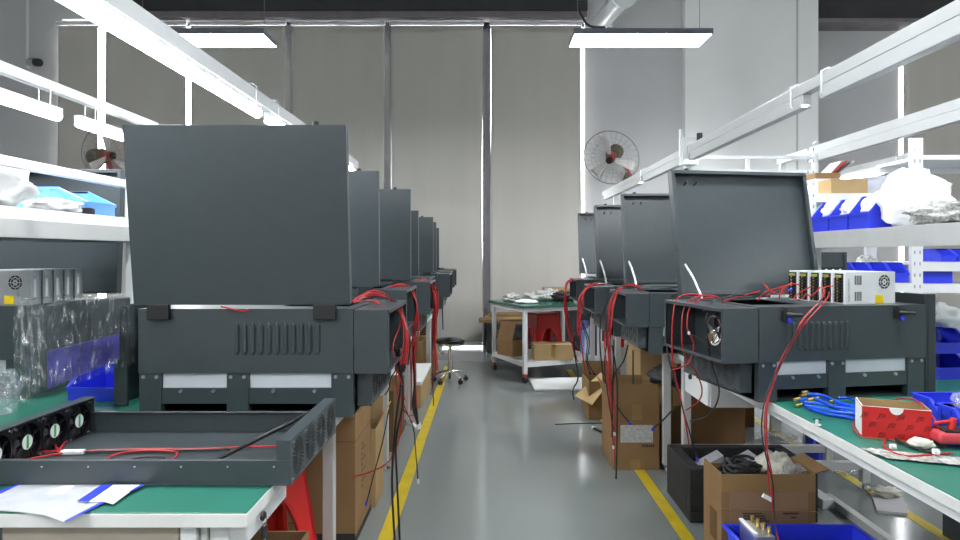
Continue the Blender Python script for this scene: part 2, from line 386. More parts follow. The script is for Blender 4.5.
rail(2.62, .5, 5.75, 2.10, .06, 'white light rail at far right, lower in view than the long one', ((5.7, 0, 'white post at the far end of the far right rail'),))
tube_light(2.62, .7, 2.9, 2.0495, 'tube light under the far right rail, running out of the picture', 1); tube_light(2.62, 3.05, 5.2, 2.0495, 'tube light under the far right rail, above the brown carton', 1)
rail(3.6, 5.4, 8.6, 2.10, .06, 'white rail in the background, mostly hidden by the rack and open lid', ((8.5, 0, 'white post by the pillar carrying the background rail'),))
tube_light(3.6, 5.5, 6.9, 2.0495, 'tube light of the background rail, behind the rack cartons'); tube_light(3.6, 7.05, 8.45, 2.0495, 'tube light of the background rail, next to the pillar')
t = thing('cross_rail', 'thin white cross frame joining the two right rails behind the open lid', 'rail', (1.6, 5.06, 2.0))
MB().box(0, 1.0, -.015, .015, .05, .075).build('bar', 'white_metal', t); MB().box(0, 1.0, -.015, .015, -.06, -.035).build('bar', 'white_metal', t)
MB().box(.44, .465, -.013, .013, -.035, .05).build('strut', 'white_metal', t); MB().box(.97, 1.0, -.02, .02, -2.0, .09).build('post', 'white_metal', t)

# ---------------------------------------------------------------- ceiling pipe, cctv, wall fans
t = thing('ceiling_duct', 'white round duct coming down behind the right hanging lamp', 'duct', P(610, 10, 8.0))
inv = loc_m(t).inverted(); a, c = inv @ P(624, -6, 7.0), inv @ P(595, 30, 8.6)
MB().cyl(a, c, .115, .10, n=20).build('pipe', 'white_metal', t)
d = (a - c).normalized(); MB().cyl(a - d * .01, a + d * .05, .155, n=20).build('collar', 'white_metal', t)
MB().box(-.03, .03, -.03, .03, (a.z), 5.5 - t.location.z).build('drop_rod', 'white_metal', t)
b = MB(); b.tube(spline([P(579, -60, 6.0), P(579, 2, 6.0), P(583, 18, 5.95), P(590, 26, 5.9), P(605, 27.5, 5.85)]), .012, 8)
tag(b.build('power_cable', 'black_wire'), 'dark cable hanging down to the right hanging lamp', 'cable')

q = P(35, 66, 8.98)
t = thing('security_camera', 'small white bullet camera on a thin conduit at upper left', 'camera', q)
MB().box(-.12, -.10, -.01, .02, -.02, 5.45 - q.z).build('conduit', 'wall', t)
MB().cyl((-.11, .01, 0), (-.11, .07, 0), .035, n=14).cyl((-.11, 0, 0), (-.03, -.05, .03), .014, n=8).build('mount', 'white_metal', t)
MB().cyl((-.07, .0, .05), (.09, -.10, .02), .055, n=14).build('housing', 'rail_grey', t); MB().prism([(-.08, -.04, .105), (.10, -.16, .075), (.12, -.06, .08), (-.06, .05, .11)], (0, 0, .008)).build('sun_shield', 'white_metal', t)
MB().cyl((.085, -.097, .021), (.15, -.138, .008), .056, n=14).build('lens_hood', 'black', t)

M['fan_blade'] = mat('pale grey fan blade', (.6, .57, .56), .5)
def wall_fan(q, label, yaw, tilt, flip):
    t = thing('wall_fan', label, 'fan', q, 0, 'wall fans with wire cages')
    R = Matrix.Rotation(yaw, 4, 'Z') @ Matrix.Rotation(tilt, 4, 'X')     # local -y is the air direction
    R_ = .375; b = MB(); b.X = R
    b.tube([(R_ * math.cos(2 * PI * i / 40), -.0, R_ * math.sin(2 * PI * i / 40)) for i in range(40)], .008, 6, closed=True)
    for i in range(26):
        a = 2 * PI * i / 26; c, s_ = math.cos(a), math.sin(a)
        for sg in (-1, 1): b.tube([(.04 * c, sg * .085, .04 * s_), (.22 * c, sg * .075, .22 * s_), (R_ * c, 0, R_ * s_)], .0016, 4)
    for rr, yy in ((.13, .083), (.25, .068)):
        for sg in (-1, 1): b.tube([(rr * math.cos(2 * PI * i / 30), sg * yy, rr * math.sin(2 * PI * i / 30)) for i in range(30)], .0016, 4, closed=True)
    b.build('cage', 'cage', t)
    b = MB(); b.X = R; b.cyl((0, -.10, 0), (0, -.075, 0), .045, n=16); b.build('cage_badge', 'black', t)
    for k in range(3):
        b = MB(); b.X = R @ Matrix.Rotation(2 * PI * k / 3 + .4, 4, 'Y')
        b.surf(lambda u, v: ((.04 + .29 * u), -.02 + .03 * (v - .5), (v - .5) * (.05 + .10 * u)), 6, 3); b.build('blade', 'fan_blade', t, solid=.003)
    b = MB(); b.X = R; b.cyl((0, -.04, 0), (0, .06, 0), .06, .07, n=16); b.build('hub', 'fan_red', t)
    b = MB(); b.X = R; b.cyl((0, .065, 0), (0, .28, 0), .095, n=18); b.cyl((0, .28, 0), (0, .31, 0), .095, .06, n=18)
    for k in range(5): b.tube([(.098 * math.cos(2 * PI * i / 20), .1 + k * .04, .098 * math.sin(2 * PI * i / 20)) for i in range(20)], .006, 5, closed=True)
    b.build('motor', 'olive', t)
    return t, R
q = P(611, 158, 8.55)
t, R = wall_fan(q, 'large wire cage wall fan on the pale wall, right of the bright gap', -.5, .5, 1)
inv = loc_m(t).inverted()
MB().tube(spline([R @ Vector((.02, .16, -.06)), inv @ P(618, 160, 8.7), inv @ P(626, 168, 8.8), inv @ P(631, 176, 8.95)]), .022, 8).build('arm', 'fan_red', t)
c = inv @ P(631, 179, 9.0); MB().obox(c, (.16, .07, .07), Matrix.Rotation(.35, 3, 'Y')).obox(c + Vector((0, .03, 0)), (.2, .02, .14), Matrix.Rotation(.35, 3, 'Y')).build('bracket', 'olive', t)
q = P(108, 156, 8.45)
t, R = wall_fan(q, 'wall fan with olive motor and red forked arm above the left shelf', 1.25, 0, 1)
inv = loc_m(t).inverted()
b = MB(); k0 = inv @ P(106, 156, 8.5)
b.tube([k0, inv @ P(99, 166, 8.7), inv @ P(92, 171, 8.9)], .035, 8); b.tube([k0, inv @ P(109, 163, 8.7), inv @ P(112, 171, 8.9)], .03, 8)
b.build('arm', 'red', t); c1 = inv @ P(102, 174, 9.0)
MB().box(c1.x - .2, c1.x + .2, c1.y - .02, c1.y + .04, c1.z - .1, c1.z + .06).build('bracket', 'black', t)
# ---------------------------------------------------------------- benches
def bench(name, label, x0, x1, y0, y1, z, legs, aisle, drawer=None, top='green', front=True):
    t = thing(name, label, 'workbench', (x0, y0, 0), 0, 'green topped workbenches in two rows')
    W, L = x1 - x0, y1 - y0
    b = MB(); b.box(0, W, 0, L, z - .032, z - .003, 1); b.box(.002, W - .002, .002, L - .002, z - .003, z, 0)
    b.build('worktop', [top, 'edge_white'], t, bevel=.0015)
    b = MB(); 
    for xx in (.06, W - .10): b.box(xx, xx + .04, .05, L - .05, z - .085, z - .033)
    for yy in (.05, L - .09)[0 if front else 1:]: b.box(.10, W - .10, yy, yy + .04, z - .085, z - .033)
    b.build('apron', 'white_metal', t)
    for (lx, ly) in legs:
        g = MB().box(lx - .022, lx + .022, ly - .022, ly + .022, .045, z - .034).build('leg', 'grey_metal', t, bevel=.004)
        MB().cyl((lx, ly, 0), (lx, ly, .018), .034, n=14).cyl((lx, ly, .018), (lx, ly, .046), .012, n=8).build('foot', 'chrome', g)
    ys = sorted({ly for _, ly in legs})
    for ly in ys:
        xs = sorted(lx for lx, l2 in legs if l2 == ly)
        if len(xs) > 1 and aisle: MB().box(xs[0] + .028, xs[-1] - .028, ly - .02, ly + .02, .12, .16).build('crossbar', 'grey_metal', t)
    return t
def drawer(t, x0, x1, y0, y1, z0, z1, face, key=False):
    """hung drawer unit; face = 'x0','x1' or 'y0' side carries the front"""
    o = t.location
    b = MB(); b.box(x0 - o.x, x1 - o.x, y0 - o.y, y1 - o.y, z0, z1); b.build('drawer_unit', 'white_metal', t, bevel=.003)
    return b
ZB = .75
M['drawer_beige'] = mat('beige drawer front', (.36, .31, .25), .5)
# left row: aisle edge at x=-.512
tl = bench('workbench', 'nearest left workbench with the grey fan tray and papers on it', -1.50, -.512, 1.36, 3.70, ZB, [(.06, .12), (.88, 1.14), (.06, 1.14), (.88, 2.21), (.06, 2.21)], None, front=False)
d = MB().box(.845, .965, .06, .34, .655, .717).build('drawer', 'white_metal', tl, bevel=.003)
MB().cyl((.965, .13, .69), (.978, .13, .69), .012, n=12).build('lock', 'chrome', d)
d = MB().box(.444, .828, .03, .4, .50, .716).build('drawer', 'drawer_beige', tl, bevel=.003); lab(d, 'beige drawer front')
MB().box(.832, .866, .03, .05, .42, .716).build('drawer_frame', 'white_metal', tl); MB().box(.872, .885, .04, .055, .42, .716).build('drawer_frame', 'grey_metal', tl)
for i, (a, c, s) in enumerate(((3.73, 4.95, 'second workbench of the left row, under the second and third raised lids'), (4.99, 6.75, 'third workbench of the left row, left of the black stool'), (6.79, 8.5, 'last workbench of the left row, next to the blinds'))):
    bench('workbench', s, -1.50, -.512, a, c, ZB, [(.88, .11), (.06, .11), (.88, c - a - .1), (.06, c - a - .1)], None)
bench('workbench', 'left rear workbench behind the white shelf, with the power supplies over it', -2.62, -1.54, 1.7, 4.3, ZB, [(1.02, .15), (.06, .15), (1.02, 2.4), (.06, 2.4)], 'x1')
# right row: aisle edge at x=1.055
tr = bench('workbench', 'nearest right workbench with red box, blue hoses and tools on it', 1.055, 2.12, .5, 3.63, ZB, [(.035, 3.02), (1.015, 3.02), (1.015, .9)], 'x0')
d = MB().box(.024, .36, 2.60, 2.98, .555, .716).build('drawer', 'grey_metal', tr, bevel=.003)
MB().box(.012, .024, 2.61, 2.97, .56, .712).build('drawer_front', 'white_metal', d); MB().cyl((.0, 2.86, .655), (.012, 2.86, .655), .013, n=12).build('lock', 'black', d)
for i, (a, c, s) in enumerate(((3.67, 5.35, 'second workbench of the right row, above the large brown carton'), (5.39, 6.62, 'last workbench of the right row, beside the rolling table'))):
    bench('workbench', s, 1.03, 2.06, a, c, ZB, [(.035, .15), (1.0, .15), (.035, c - a - .1), (1.0, c - a - .1)], 'x0')

# ---------------------------------------------------------------- machines
def ring_dots(b, c, ax, up, rs, m, n=22):
    for r in rs: b.arcs(c, ax, up, r - .0022, r + .0022, n, .08, .001, m, 1)

def machine(label, X, Y, yaw, W, D, bw, side, mode, lid, H=.365, louv=None, detail=2, hinges=(), latches=()):
    t = thing('machine_cabinet', label, 'machine', (X, Y, ZB + .001), yaw, 'slate grey steel machine cabinets with raised lids')
    zl = .15; s = 1 if side == 'R' else -1
    # lower frame
    lw = .074; mid = W * .46
    for x in (0, mid - lw / 2, W - lw):
        b = MB(); b.box(x, x + lw, 0, .03, 0, zl)
        if detail > 1:
            for q in (.015, lw - .015): b.cyl((x + q, -.004, zl - .014), (x + q, 0, zl - .014), .006, n=8, m=1)
        b.build('front_leg', ['steel_dark', 'alu'], t, bevel=.0015)
    for x0, x1 in ((lw, mid - lw / 2), (mid + lw / 2, W - lw)):
        MB().box(x0 + .001, x1 - .001, .012, .018, .098, zl - .004).build('window_strip', 'white_panel', t)
        b = MB(); b.box(x0 + .001, x1 - .001, .004, .02, .045, .098)
        if detail > 1:
            for q in (.3, .8): b.cyl((x0 + (x1 - x0) * q, -.004, .088), (x0 + (x1 - x0) * q, .004, .088), .006, n=8, m=1)
        b.build('crossbar', ['steel_dark', 'alu'], t)
    # base tray with round fan grilles in its end plate
    b = MB(); b.box(.004, W - .004, .032, D, .0, .004); b.box(.004, W - .004, D - .006, D, .004, zl - .002)
    ex0, ex1 = (W + .05, W + .056) if s > 0 else (-.056, -.05)
    b.box(ex0, ex1, .05, D, .03, zl - .004); b.box(*((W, ex0) if s > 0 else (ex1, 0)), .05, D, .03, .034); b.box(*( (W - .006, W) if s < 0 else (0, .006)), .031, D, .004, zl - .002)
    n = 4; xf = W + .056 if s > 0 else -.056
    for k in range(n):
        c = (xf, .05 + (k + .55) * (D - .06) / n, .091)
        if detail > 1: ring_dots(b, c, (s, 0, 0), (0, 0, 1), (.018, .026, .034, .042), 1)
        else: b.arcs(c, (s, 0, 0), (0, 0, 1), .02, .04, 12, .06, .001, 1, 1)
    for k in range(n + 1 if detail > 1 else 0):
        for dy in (-.008, .008): b.cyl((xf, .058 + k * (D - .07) / n + dy, .038), (xf + s * .002, .058 + k * (D - .07) / n + dy, .038), .0035, n=8, m=2)
    b.build('base_tray', ['steel_dark', 'black', 'chrome'], t)
    if side: MB().box(*((W + .008, W + .056) if s > 0 else (-.056, -.008)), .035, .0495, .03, zl - .005).build('base_bracket', 'steel_dark', t)
    # upper cabinet
    T = .004; b = MB()
    b.box(0, W, D - T, D, zl, H); b.box(0, T, T, D - T, zl, H - T); b.box(W - T, W, T, D - T, zl, H - T); b.box(T, W - T, T, D - T, zl, zl + T)
    ox0, ox1 = (W * .62, W * .95) if s > 0 else (W * .05, W * .36)
    b.box(0, ox0, .05, D - T, H - T, H); b.box(ox1, W, .05, D - T, H - T, H); b.box(ox0, ox1, .05, .10, H - T, H); b.box(ox0, ox1, D - .09, D - T, H - T, H)
    for k in range(3): b.box(ox0, ox1, D - .06 + k * .02, D - .055 + k * .02, H, H + .008)
    b.build('cabinet', 'steel_dark', t, bevel=.001)
    b = MB(); b.box(-.001, W + .001, -T, 0, zl - .001, H); b.box(-.001, W + .001, 0, .05, H - T, H)
    if louv:
        u0, u1, z0, z1, nl = louv
        for k in range(nl):
            x = u0 + (u1 - u0) * k / (nl - 1); r = .0075
            b.cyl((x, -T + .001, z0), (x, -T + .001, z1), r, n=10); b.ell((x, -T + .001, z0), (r, r, r * 1.6), 0, 10, 6); b.ell((x, -T + .001, z1), (r, r, r * 1.6), 0, 10, 6)
            if detail > 1: b.box(x + r, x + r + .003, -T - .0012, -T, z0, z1, 1)  # black strip painted in as the shadow beside the louver
    b.build('front_panel', ['steel_dark', 'black'], t, bevel=.0012)
    # side box, open on its outer face
    if side:
        x0, x1 = (W + .003, W + bw) if s > 0 else (-bw, -.003)
        b = MB(); zt = H - .004; zb = zl - .003
        b.box(x0, x1, -.002, T - .002, zb, zt); b.box(x0, x1, D - T, D, zb, zt); b.box(x0, x1, T - .002, D - T, zt - T, zt); b.box(x0, x1, T - .002, D - T, zb, zb + T)
        b.box(*((x0, x0 + .002) if s > 0 else (x1 - .002, x1)), T, D - T, zb + T, zt - T, 1)  # inner wall in the darker steel, recess shade put into its colour
        xl = x1 if s > 0 else x0
        for (ya, yb, za, zb2) in ((0, D, zt - .014, zt), (0, D, zb, zb + .012), (0, .010, zb, zt), (D - .01, D, zb, zt)):
            b.box(xl - .0015, xl + .0015, ya, yb, za, zb2)
        b.build('side_box', ['steel_dark', 'steel_dark2'], t, bevel=.001)
    # lid
    lx0, lw_, lh, tilt, zb = lid
    b = MB(); th = .036; T2 = .003
    if mode == 'back': Rm = Matrix.Translation((0, -.012, zb)) @ Matrix.Rotation(tilt, 4, 'X'); sg = 1
    else: Rm = Matrix.Translation((0, D, zb)) @ Matrix.Rotation(-tilt, 4, 'X'); sg = -1
    b.X = Rm; x0, x1 = lx0, lx0 + lw_
    def bx(xa, xb, ya, yb, za, zb_, m=0): b.box(xa, xb, min(ya * sg, yb * sg), max(ya * sg, yb * sg), za, zb_, m)
    bx(x0, x1, 0, T2, 0, lh); bx(x0, x0 + T2, T2, th, 0, lh); bx(x1 - T2, x1, T2, th, 0, lh); bx(x0, x1, T2, th, lh - T2, lh); bx(x0, x1, T2, th, 0, T2)
    for (xa, xb, za, zc) in ((x0, x0 + .016, 0, lh), (x1 - .016, x1, 0, lh), (x0 + .016, x1 - .016, lh - .016, lh), (x0 + .016, x1 - .016, 0, .016)): bx(xa, xb, th, th + T2, za, zc)
    L = b.build('lid', 'steel_dark', t, bevel=.0012)
    b = MB(); b.X = Rm; kx = x0 + (.085 if mode == 'front' else lw_ * .86); b.cyl((kx, sg * .018, lh), (kx, sg * .018, lh + .012), .011, n=12); b.build('lid_bumper', 'black', L)
    if mode == 'front':
        for dx in (.075, .125):
            b = MB(); b.X = Rm; b.cyl((x0 + dx, -.004, lh - .06), (x0 + dx, -.034, lh - .052), .004, n=8); b.build('lid_stud', 'black', L)
        b = MB(); a = Rm @ Vector((x0 + .03, -.03, lh * .24)); c = Vector((x0 + .06, D - .10, H + .004))
        b.tube(spline([a, a.lerp(c, .5) + Vector((.004, 0, .006)), c], 4), .0055 if detail > 1 else .007, 6); lab(b.build('lid_stay', 'film_stay', t), 'silver wrapped lid stay')
    for (xa, xb) in hinges:
        MB().box(xa, xb, -.024, -.004, H - .036, H + .016).build('hinge', 'black', t, bevel=.003)
    for xa in latches:
        b = MB(); zc = H - .036
        b.box(xa - .012, xa + .022, -.022, -.004, zc - .014, zc + .022); b.cyl((xa, -.02, zc + .008), (xa + .042, -.05, zc + .008), .009, .006, n=10)
        b.cyl((xa + .008, -.03, zc - .012), (xa + .008, -.018, zc - .012), .009, n=10, m=1); b.cyl((xa, -.014, zc + .02), (xa, -.014, zc + .034), .009, n=10)
        b.build('latch', ['black', 'blue'], t)
    return t
M['film_stay'] = mat('silver wrap', (.75, .77, .78), .25, .5, .3, 60, .5)

ML = []
def lx(px, Y, bw=.118, W=.719): return (px - VX) * Y / F - bw - W
Lid0 = (-.012, .723, .592, .115, .379)
ML.append(machine('nearest machine cabinet on the left bench, with the largest raised lid in view', -1.172, 2.15, 0, .719, .47, .118, 'R', 'back', Lid0, .365, (.33, .60, .222, .308, 11), 2, ((.037, .11), (.59, .665))))
for px, Y, lh, xo, s in ((406.5, 3.33, .60, -.044, 'second machine cabinet in the left row, red wires over its open side box'), (429.6, 4.27, .60, -.028, 'third machine cabinet in the left row, counted from the large near lid'),
                     (430, 5.03, .51, .008, 'fourth machine cabinet in the left row, thin strip of lid showing'), (449.5, 6.0, .515, -.055, 'fifth machine cabinet in the left row, side box jutting into the aisle'),
                     (450.5, 6.85, .51, -.055, 'sixth machine cabinet in the left row, last but one before the blinds'), (454.5, 7.75, .485, -.09, 'last machine cabinet of the left row, beside the far blinds')):
    ML.append(machine(s, lx(px, Y), Y, 0, .719, .47, .118, 'R', 'back', (xo, .74, lh, .035, .379), .365, (.33, .60, .222, .308, 8), 1, ((.037, .11), (.59, .665))))
MR = []
YAW = math.radians(10)
MR.append(machine('nearest machine cabinet on the right bench, open lid leaning back and power supplies on top', 1.0, 2.362, YAW, .705, .475, .145, 'L', 'front', (-.082, .675, .568, .19, .364), .353, (.115, .365, .198, .285, 11), 2, (), (.10, .575)))
for X, Y, lh, s in ((.883, 3.5, .57, 'second machine cabinet in the right row, red wire bunch hanging from its side box'), (.836, 4.25, .555, 'third machine cabinet in the right row, partly behind the second open lid'),
                    (.882, 5.45, .575, 'farthest machine cabinet in the right row, above the rolling table')):
    MR.append(machine(s, X, Y, 0, .66, .47, .126, 'L', 'front', (-.04, .68, lh, .19, .364), .335, (.1, .33, .19, .27, 8), 1, (), (.13, .6)))
L0 = machine('machine cabinet at the left edge behind the shelf, lid open and power supplies on top', -2.41, 2.42, 0, .66, .47, 0, None, 'front', (.055, .70, .56, .06, .37), .353, None, 1)

# fans inside the near right side box
t = MR[0]
b = MB(); x = -.07
b.box(x - .012, x + .012, .10, .23, .165, .345); b.build('fan_plate', 'black', t)
b = MB(); b.arcs((x - .014, .165, .25), (-1, 0, 0), (0, 0, 1), .052, .06, 1, 0, .003, 0, 24)
for k in range(5):
    a = 2 * PI * k / 5 + .3; u = Vector((0, math.cos(a), math.sin(a))); v = Vector((0, -math.sin(a), math.cos(a))); c = Vector((x - .016, .165, .25))
    b.add([c + u * .014 - v * .008, c + u * .05 - v * .012, c + u * .05 + v * .018 + Vector((-.012, 0, 0)), c + u * .014 + v * .008 + Vector((-.006, 0, 0))], [(0, 1, 2, 3)])
b.cyl(c, c + Vector((-.012, 0, 0)), .015, n=12)
lab(b.build('fan_rotor', 'chrome', t), 'shiny fan rotor')
b = MB(); b.box(-.02, -.006, .17, .33, .20, .31); b.build('control_plate', 'steel_dark', t, bevel=.002)
for k in range(4): 
    b = MB(); b.cyl((-.035, .19 + k * .05, .322), (-.006, .19 + k * .05, .322), .013, n=12); b.build('connector', 'alu' if k % 2 else 'black', t)
for k in range(6): MB().cyl((-.012, .16 + k * .055, .19 - .01 * (k % 2)), (-.005, .16 + k * .055, .19 - .01 * (k % 2)), .005, n=8).build('screw', 'chrome', t)

# ---------------------------------------------------------------- wires of the machines
def bundle(t, path, n, spread=.012, r=.0035, cols=('red_wire', 'black_wire'), ends=(None,), jit=.02, drop=0):
    for k in range(n):
        off = Vector((random.uniform(-1, 1), random.uniform(-1, 1), random.uniform(-.6, .6))) * spread
        pts = []
        for i, p in enumerate(path):
            q = p + off * (.5 if i == 0 else 1) + Vector((random.uniform(-1, 1), random.uniform(-1, 1), random.uniform(-.5, .5))) * jit * (i / len(path))
            pts.append(q)
        if drop: pts[-1].z += random.uniform(-drop, drop)
        c = cols[k % len(cols)]; e = ends[k % len(ends)]
        wire(t, pts, r, c, c, 6, e)
t = ML[0]; Y = 2.45
for (dx, c) in ((0, 'red_wire'), (3, 'red_wire'), (-3, 'red_wire'), (5, 'black_wire'), (1, 'red_wire')):
    wire(t, [P(352 + dx, 303, 2.3), P(366, 295 + dx * .5, 2.4), P(380, 295 + dx * .3, 2.5), P(395 + dx * .6, 303, 2.52), P(404 + dx * .7, 322 + dx, 2.5), P(406 + dx * .8, 342, 2.47), P(403 + dx, 365, 2.45)], .0032, c, c, 6)
for k, (pts, c) in enumerate((
    ([(402, 305, 2.5), (400, 325, 2.5), (393, 345, 2.45), (396, 365, 2.45), (402, 385, 2.45)], 'red_wire'),
    ([(356, 300, 2.3), (370, 291, 2.35), (384, 293, 2.4), (390, 300, 2.42)], 'red_wire'), ([(352, 302, 2.25), (368, 301, 2.3), (380, 304, 2.3), (374, 299, 2.4)], 'red_wire'),
    ([(395, 345, 2.5), (401, 380, 2.5), (396, 420, 2.5), (392, 480, 2.5), (395, 545, 2.5)], 'black_wire'), ([(399, 352, 2.5), (403, 400, 2.5), (396, 440, 2.5), (397, 480, 2.5), (400, 545, 2.5)], 'black_wire'),
    ([(404, 350, 2.48), (399, 365, 2.48), (391, 378, 2.48), (389, 388, 2.48), (385, 395, 2.48)], 'black_wire'),
    ([(400, 370, 2.5), (402, 410, 2.5), (399, 440, 2.5), (388, 462, 2.5), (370, 472, 2.5), (352, 477, 2.5)], 'red_wire'),
    ([(389, 409, 2.5), (383, 440, 2.5), (375, 470, 2.5), (367, 501, 2.5)], 'black_wire'),
    ([(400, 372, 2.5), (401, 395, 2.5), (407, 412, 2.5), (413, 423, 2.5)], 'red_wire'), ([(402, 408, 2.5), (410, 418, 2.5), (414, 432, 2.5), (416, 455, 2.5), (418, 479, 2.5)], 'black_wire'),
    ([(405, 345, 2.5), (403, 365, 2.5), (400, 380, 2.5), (405, 400, 2.5)], 'red_wire'), ([(394, 345, 2.5), (398, 362, 2.5), (396, 380, 2.5), (399, 400, 2.5)], 'red_wire'))):
    wire(t, [P(*q) for q in pts], .0046 if k in (3, 4) else .0026, c, c, 6, 'white_metal' if k in (9, 8) else ('blue' if k == 7 else None))
MB().ell(loc_m(t).inverted() @ P(401, 362, 2.5), (.022, .022, .05), 0, 12, 8, .4, 6).build('wire_tape', 'black', t)
wire(t, [P(221, 306.5, 2.135), P(232, 309, 2.125), P(243, 311, 2.128), P(250, 309, 2.135)], .003, 'red_wire', 'red_wire')
t = ML[1]; bundle(t, [P(384, 293, 3.5), P(390, 287, 3.6), P(402, 285, 3.65), P(411, 291, 3.65), P(416, 305, 3.6), P(416, 325, 3.6), P(414, 350, 3.6), P(412, 385, 3.6)], 5, .014, .0036, ('red_wire', 'red_wire', 'black_wire'), (None,), .02, .15)
bundle(t, [P(415, 345, 3.6), P(416, 380, 3.6), P(415, 405, 3.6), P(417, 424, 3.6)], 2, .012, .008, ('black_wire',), ('white_metal',), .02)
t = ML[2]; bundle(t, [P(410, 284, 4.4), P(417, 281, 4.5), P(427, 281, 4.6), P(433, 290, 4.65), P(436, 305, 4.6), P(434, 330, 4.6), P(434, 350, 4.6)], 5, .014, .0045, ('red_wire',), (None,), .02, .2)
bundle(t, [P(436, 320, 4.6), P(432, 345, 4.6), P(430, 375, 4.6), P(433, 400, 4.6)], 2, .02, .004, ('black_wire', 'red_wire'), (None,), .04, .1)
t = ML[4]; wire(t, [P(443, 290, 6.3), P(442.5, 310, 6.3), P(443, 330, 6.3)], .006, 'black_wire', 'black_wire')
bundle(ML[3], [P(431, 285, 5.2), P(436, 290, 5.4), P(437, 310, 5.4), P(434, 335, 5.4), P(435, 360, 5.4)], 4, .014, .0045, ('red_wire',), (None,), .02, .15)
t = MR[0]
for k, (pts, c) in enumerate((
    ([(708, 296, 2.7), (690, 294, 2.75), (677, 299, 2.72), (673, 318, 2.70), (672, 345, 2.7), (674, 370, 2.7), (680, 395, 2.7), (686, 425, 2.7), (689, 445, 2.75)], 'red_wire'),
    ([(716, 296, 2.65), (700, 296, 2.68), (686, 304, 2.66), (682, 325, 2.64), (684, 355, 2.64), (696, 372, 2.64), (702, 390, 2.66), (698, 402, 2.7), (686, 410, 2.75)], 'red_wire'),
    ([(718, 297, 2.6), (702, 299, 2.62), (690, 308, 2.6), (687, 325, 2.58), (689, 333, 2.6)], 'red_wire'), ([(690, 334, 2.6), (694, 345, 2.6), (691, 358, 2.6), (684, 366, 2.64), (672, 370, 2.7)], 'red_wire'),
    ([(676, 297, 2.8), (668, 305, 2.8), (666, 325, 2.8), (668, 355, 2.78), (676, 385, 2.72), (686, 420, 2.7), (697, 458, 2.8)], 'black_wire'),
    ([(722, 297, 2.55), (712, 303, 2.52), (706, 318, 2.5), (708, 340, 2.5), (712, 365, 2.5), (719, 388, 2.5), (716, 405, 2.5), (706, 417, 2.55), (690, 421, 2.6)], 'black_wire'),
    ([(692, 335, 2.55), (701, 340, 2.52), (709, 352, 2.5), (713, 365, 2.5)], 'black_wire'),
    ([(760, 291, 2.65), (742, 296, 2.62), (722, 302, 2.58)], 'red_wire'), ([(745, 296, 2.6), (735, 295, 2.6), (722, 299, 2.6)], 'black_wire'),
    ([(784, 288, 2.6), (770, 290, 2.6), (762, 295, 2.6), (758, 301, 2.6)], 'red_wire'), ([(764, 284, 2.65), (772, 292, 2.62), (780, 294, 2.6), (788, 291, 2.6)], 'red_wire'),
    ([(791, 285, 2.58), (778, 288, 2.6), (766, 297, 2.6)], 'red_wire'), ([(800, 285, 2.56), (790, 284, 2.56), (781, 292, 2.56), (779, 299, 2.56)], 'red_wire'), ([(812, 286, 2.52), (801, 292, 2.54), (794, 298, 2.54), (800, 300, 2.52)], 'red_wire'),
    ([(820, 287, 2.5), (812, 296, 2.5), (806, 294, 2.52), (803, 299, 2.52)], 'red_wire'), ([(833, 286, 2.46), (824, 288, 2.46), (822, 298, 2.4), (808, 315, 2.34), (797, 335, 2.32), (783, 360, 2.3), (772, 388, 2.27), (767, 410, 2.25), (767, 440, 2.25), (768, 470, 2.25), (770, 495, 2.25)], 'red_wire'),
    ([(822, 286, 2.48), (823, 297, 2.38), (804, 318, 2.33), (793, 338, 2.31), (780, 362, 2.29), (769, 392, 2.26), (765, 415, 2.24), (766, 445, 2.24), (772, 475, 2.24), (772, 500, 2.24), (776, 530, 2.24), (780, 545, 2.2)], 'red_wire'),
    ([(824, 290, 2.46), (822, 299, 2.37), (801, 324, 2.32), (784, 356, 2.29), (770, 386, 2.26), (763, 410, 2.24), (762, 435, 2.24), (767, 460, 2.23), (773, 485, 2.23), (774, 510, 2.23), (777, 545, 2.2)], 'black_wire'),
    ([(829, 292, 2.46), (826, 300, 2.37), (806, 322, 2.33), (797, 334, 2.32), (787, 352, 2.3)], 'red_wire'))):
    wire(t, [P(*q) for q in pts], .003 if k < 9 else .0026, c, c, 6, 'blue' if k in (10, 4) else None)
MB().obox(loc_m(t).inverted() @ P(768, 498, 2.24), (.045, .006, .014), Matrix.Rotation(.5, 3, 'Y')).build('plug', 'paper', t)
MB().ell(loc_m(t).inverted() @ P(689, 333, 2.58), (.006, .006, .008), 0, 10, 6).build('plug', 'paper', t)
t = MR[1]
bundle(t, [P(641, 289, 3.75), P(630, 285, 3.78), P(617, 290, 3.75), P(611, 305, 3.72), P(609, 325, 3.7), P(607, 340, 3.7), P(608, 365, 3.7), P(610, 400, 3.7), P(613, 432, 3.7)], 6, .014, .0034, ('red_wire', 'red_wire', 'red_wire', 'black_wire'), (None, 'white_metal'), .02, .2)
for pts in ([(606, 300, 3.75), (601, 318, 3.75), (600, 345, 3.75), (603, 375, 3.75)], [(628, 345, 3.75), (624, 360, 3.75), (616, 372, 3.75), (612, 385, 3.75)], [(633, 350, 3.75), (633, 368, 3.75), (633, 384, 3.75)],
            [(612, 345, 3.7), (617, 380, 3.7), (617, 440, 3.7), (616, 482, 3.7)], [(614, 340, 3.7), (613, 390, 3.7), (612, 437, 3.7)], [(616, 405, 3.7), (623, 415, 3.7), (629, 422, 3.7)], [(676, 406, 3.55), (665, 418, 3.6), (654, 428, 3.65)]):
    wire(t, [P(*q) for q in pts], .0045, 'black_wire', 'black_wire', 6, 'blue' if pts[-1][0] in (629, 654) else None)
t = MR[2]; bundle(t, [P(605, 284, 4.4), P(594, 285, 4.4), P(585, 291, 4.4), P(581, 303, 4.4), P(580, 325, 4.4), P(582, 345, 4.4)], 4, .012, .0045, ('red_wire',), (None,), .02, .2)
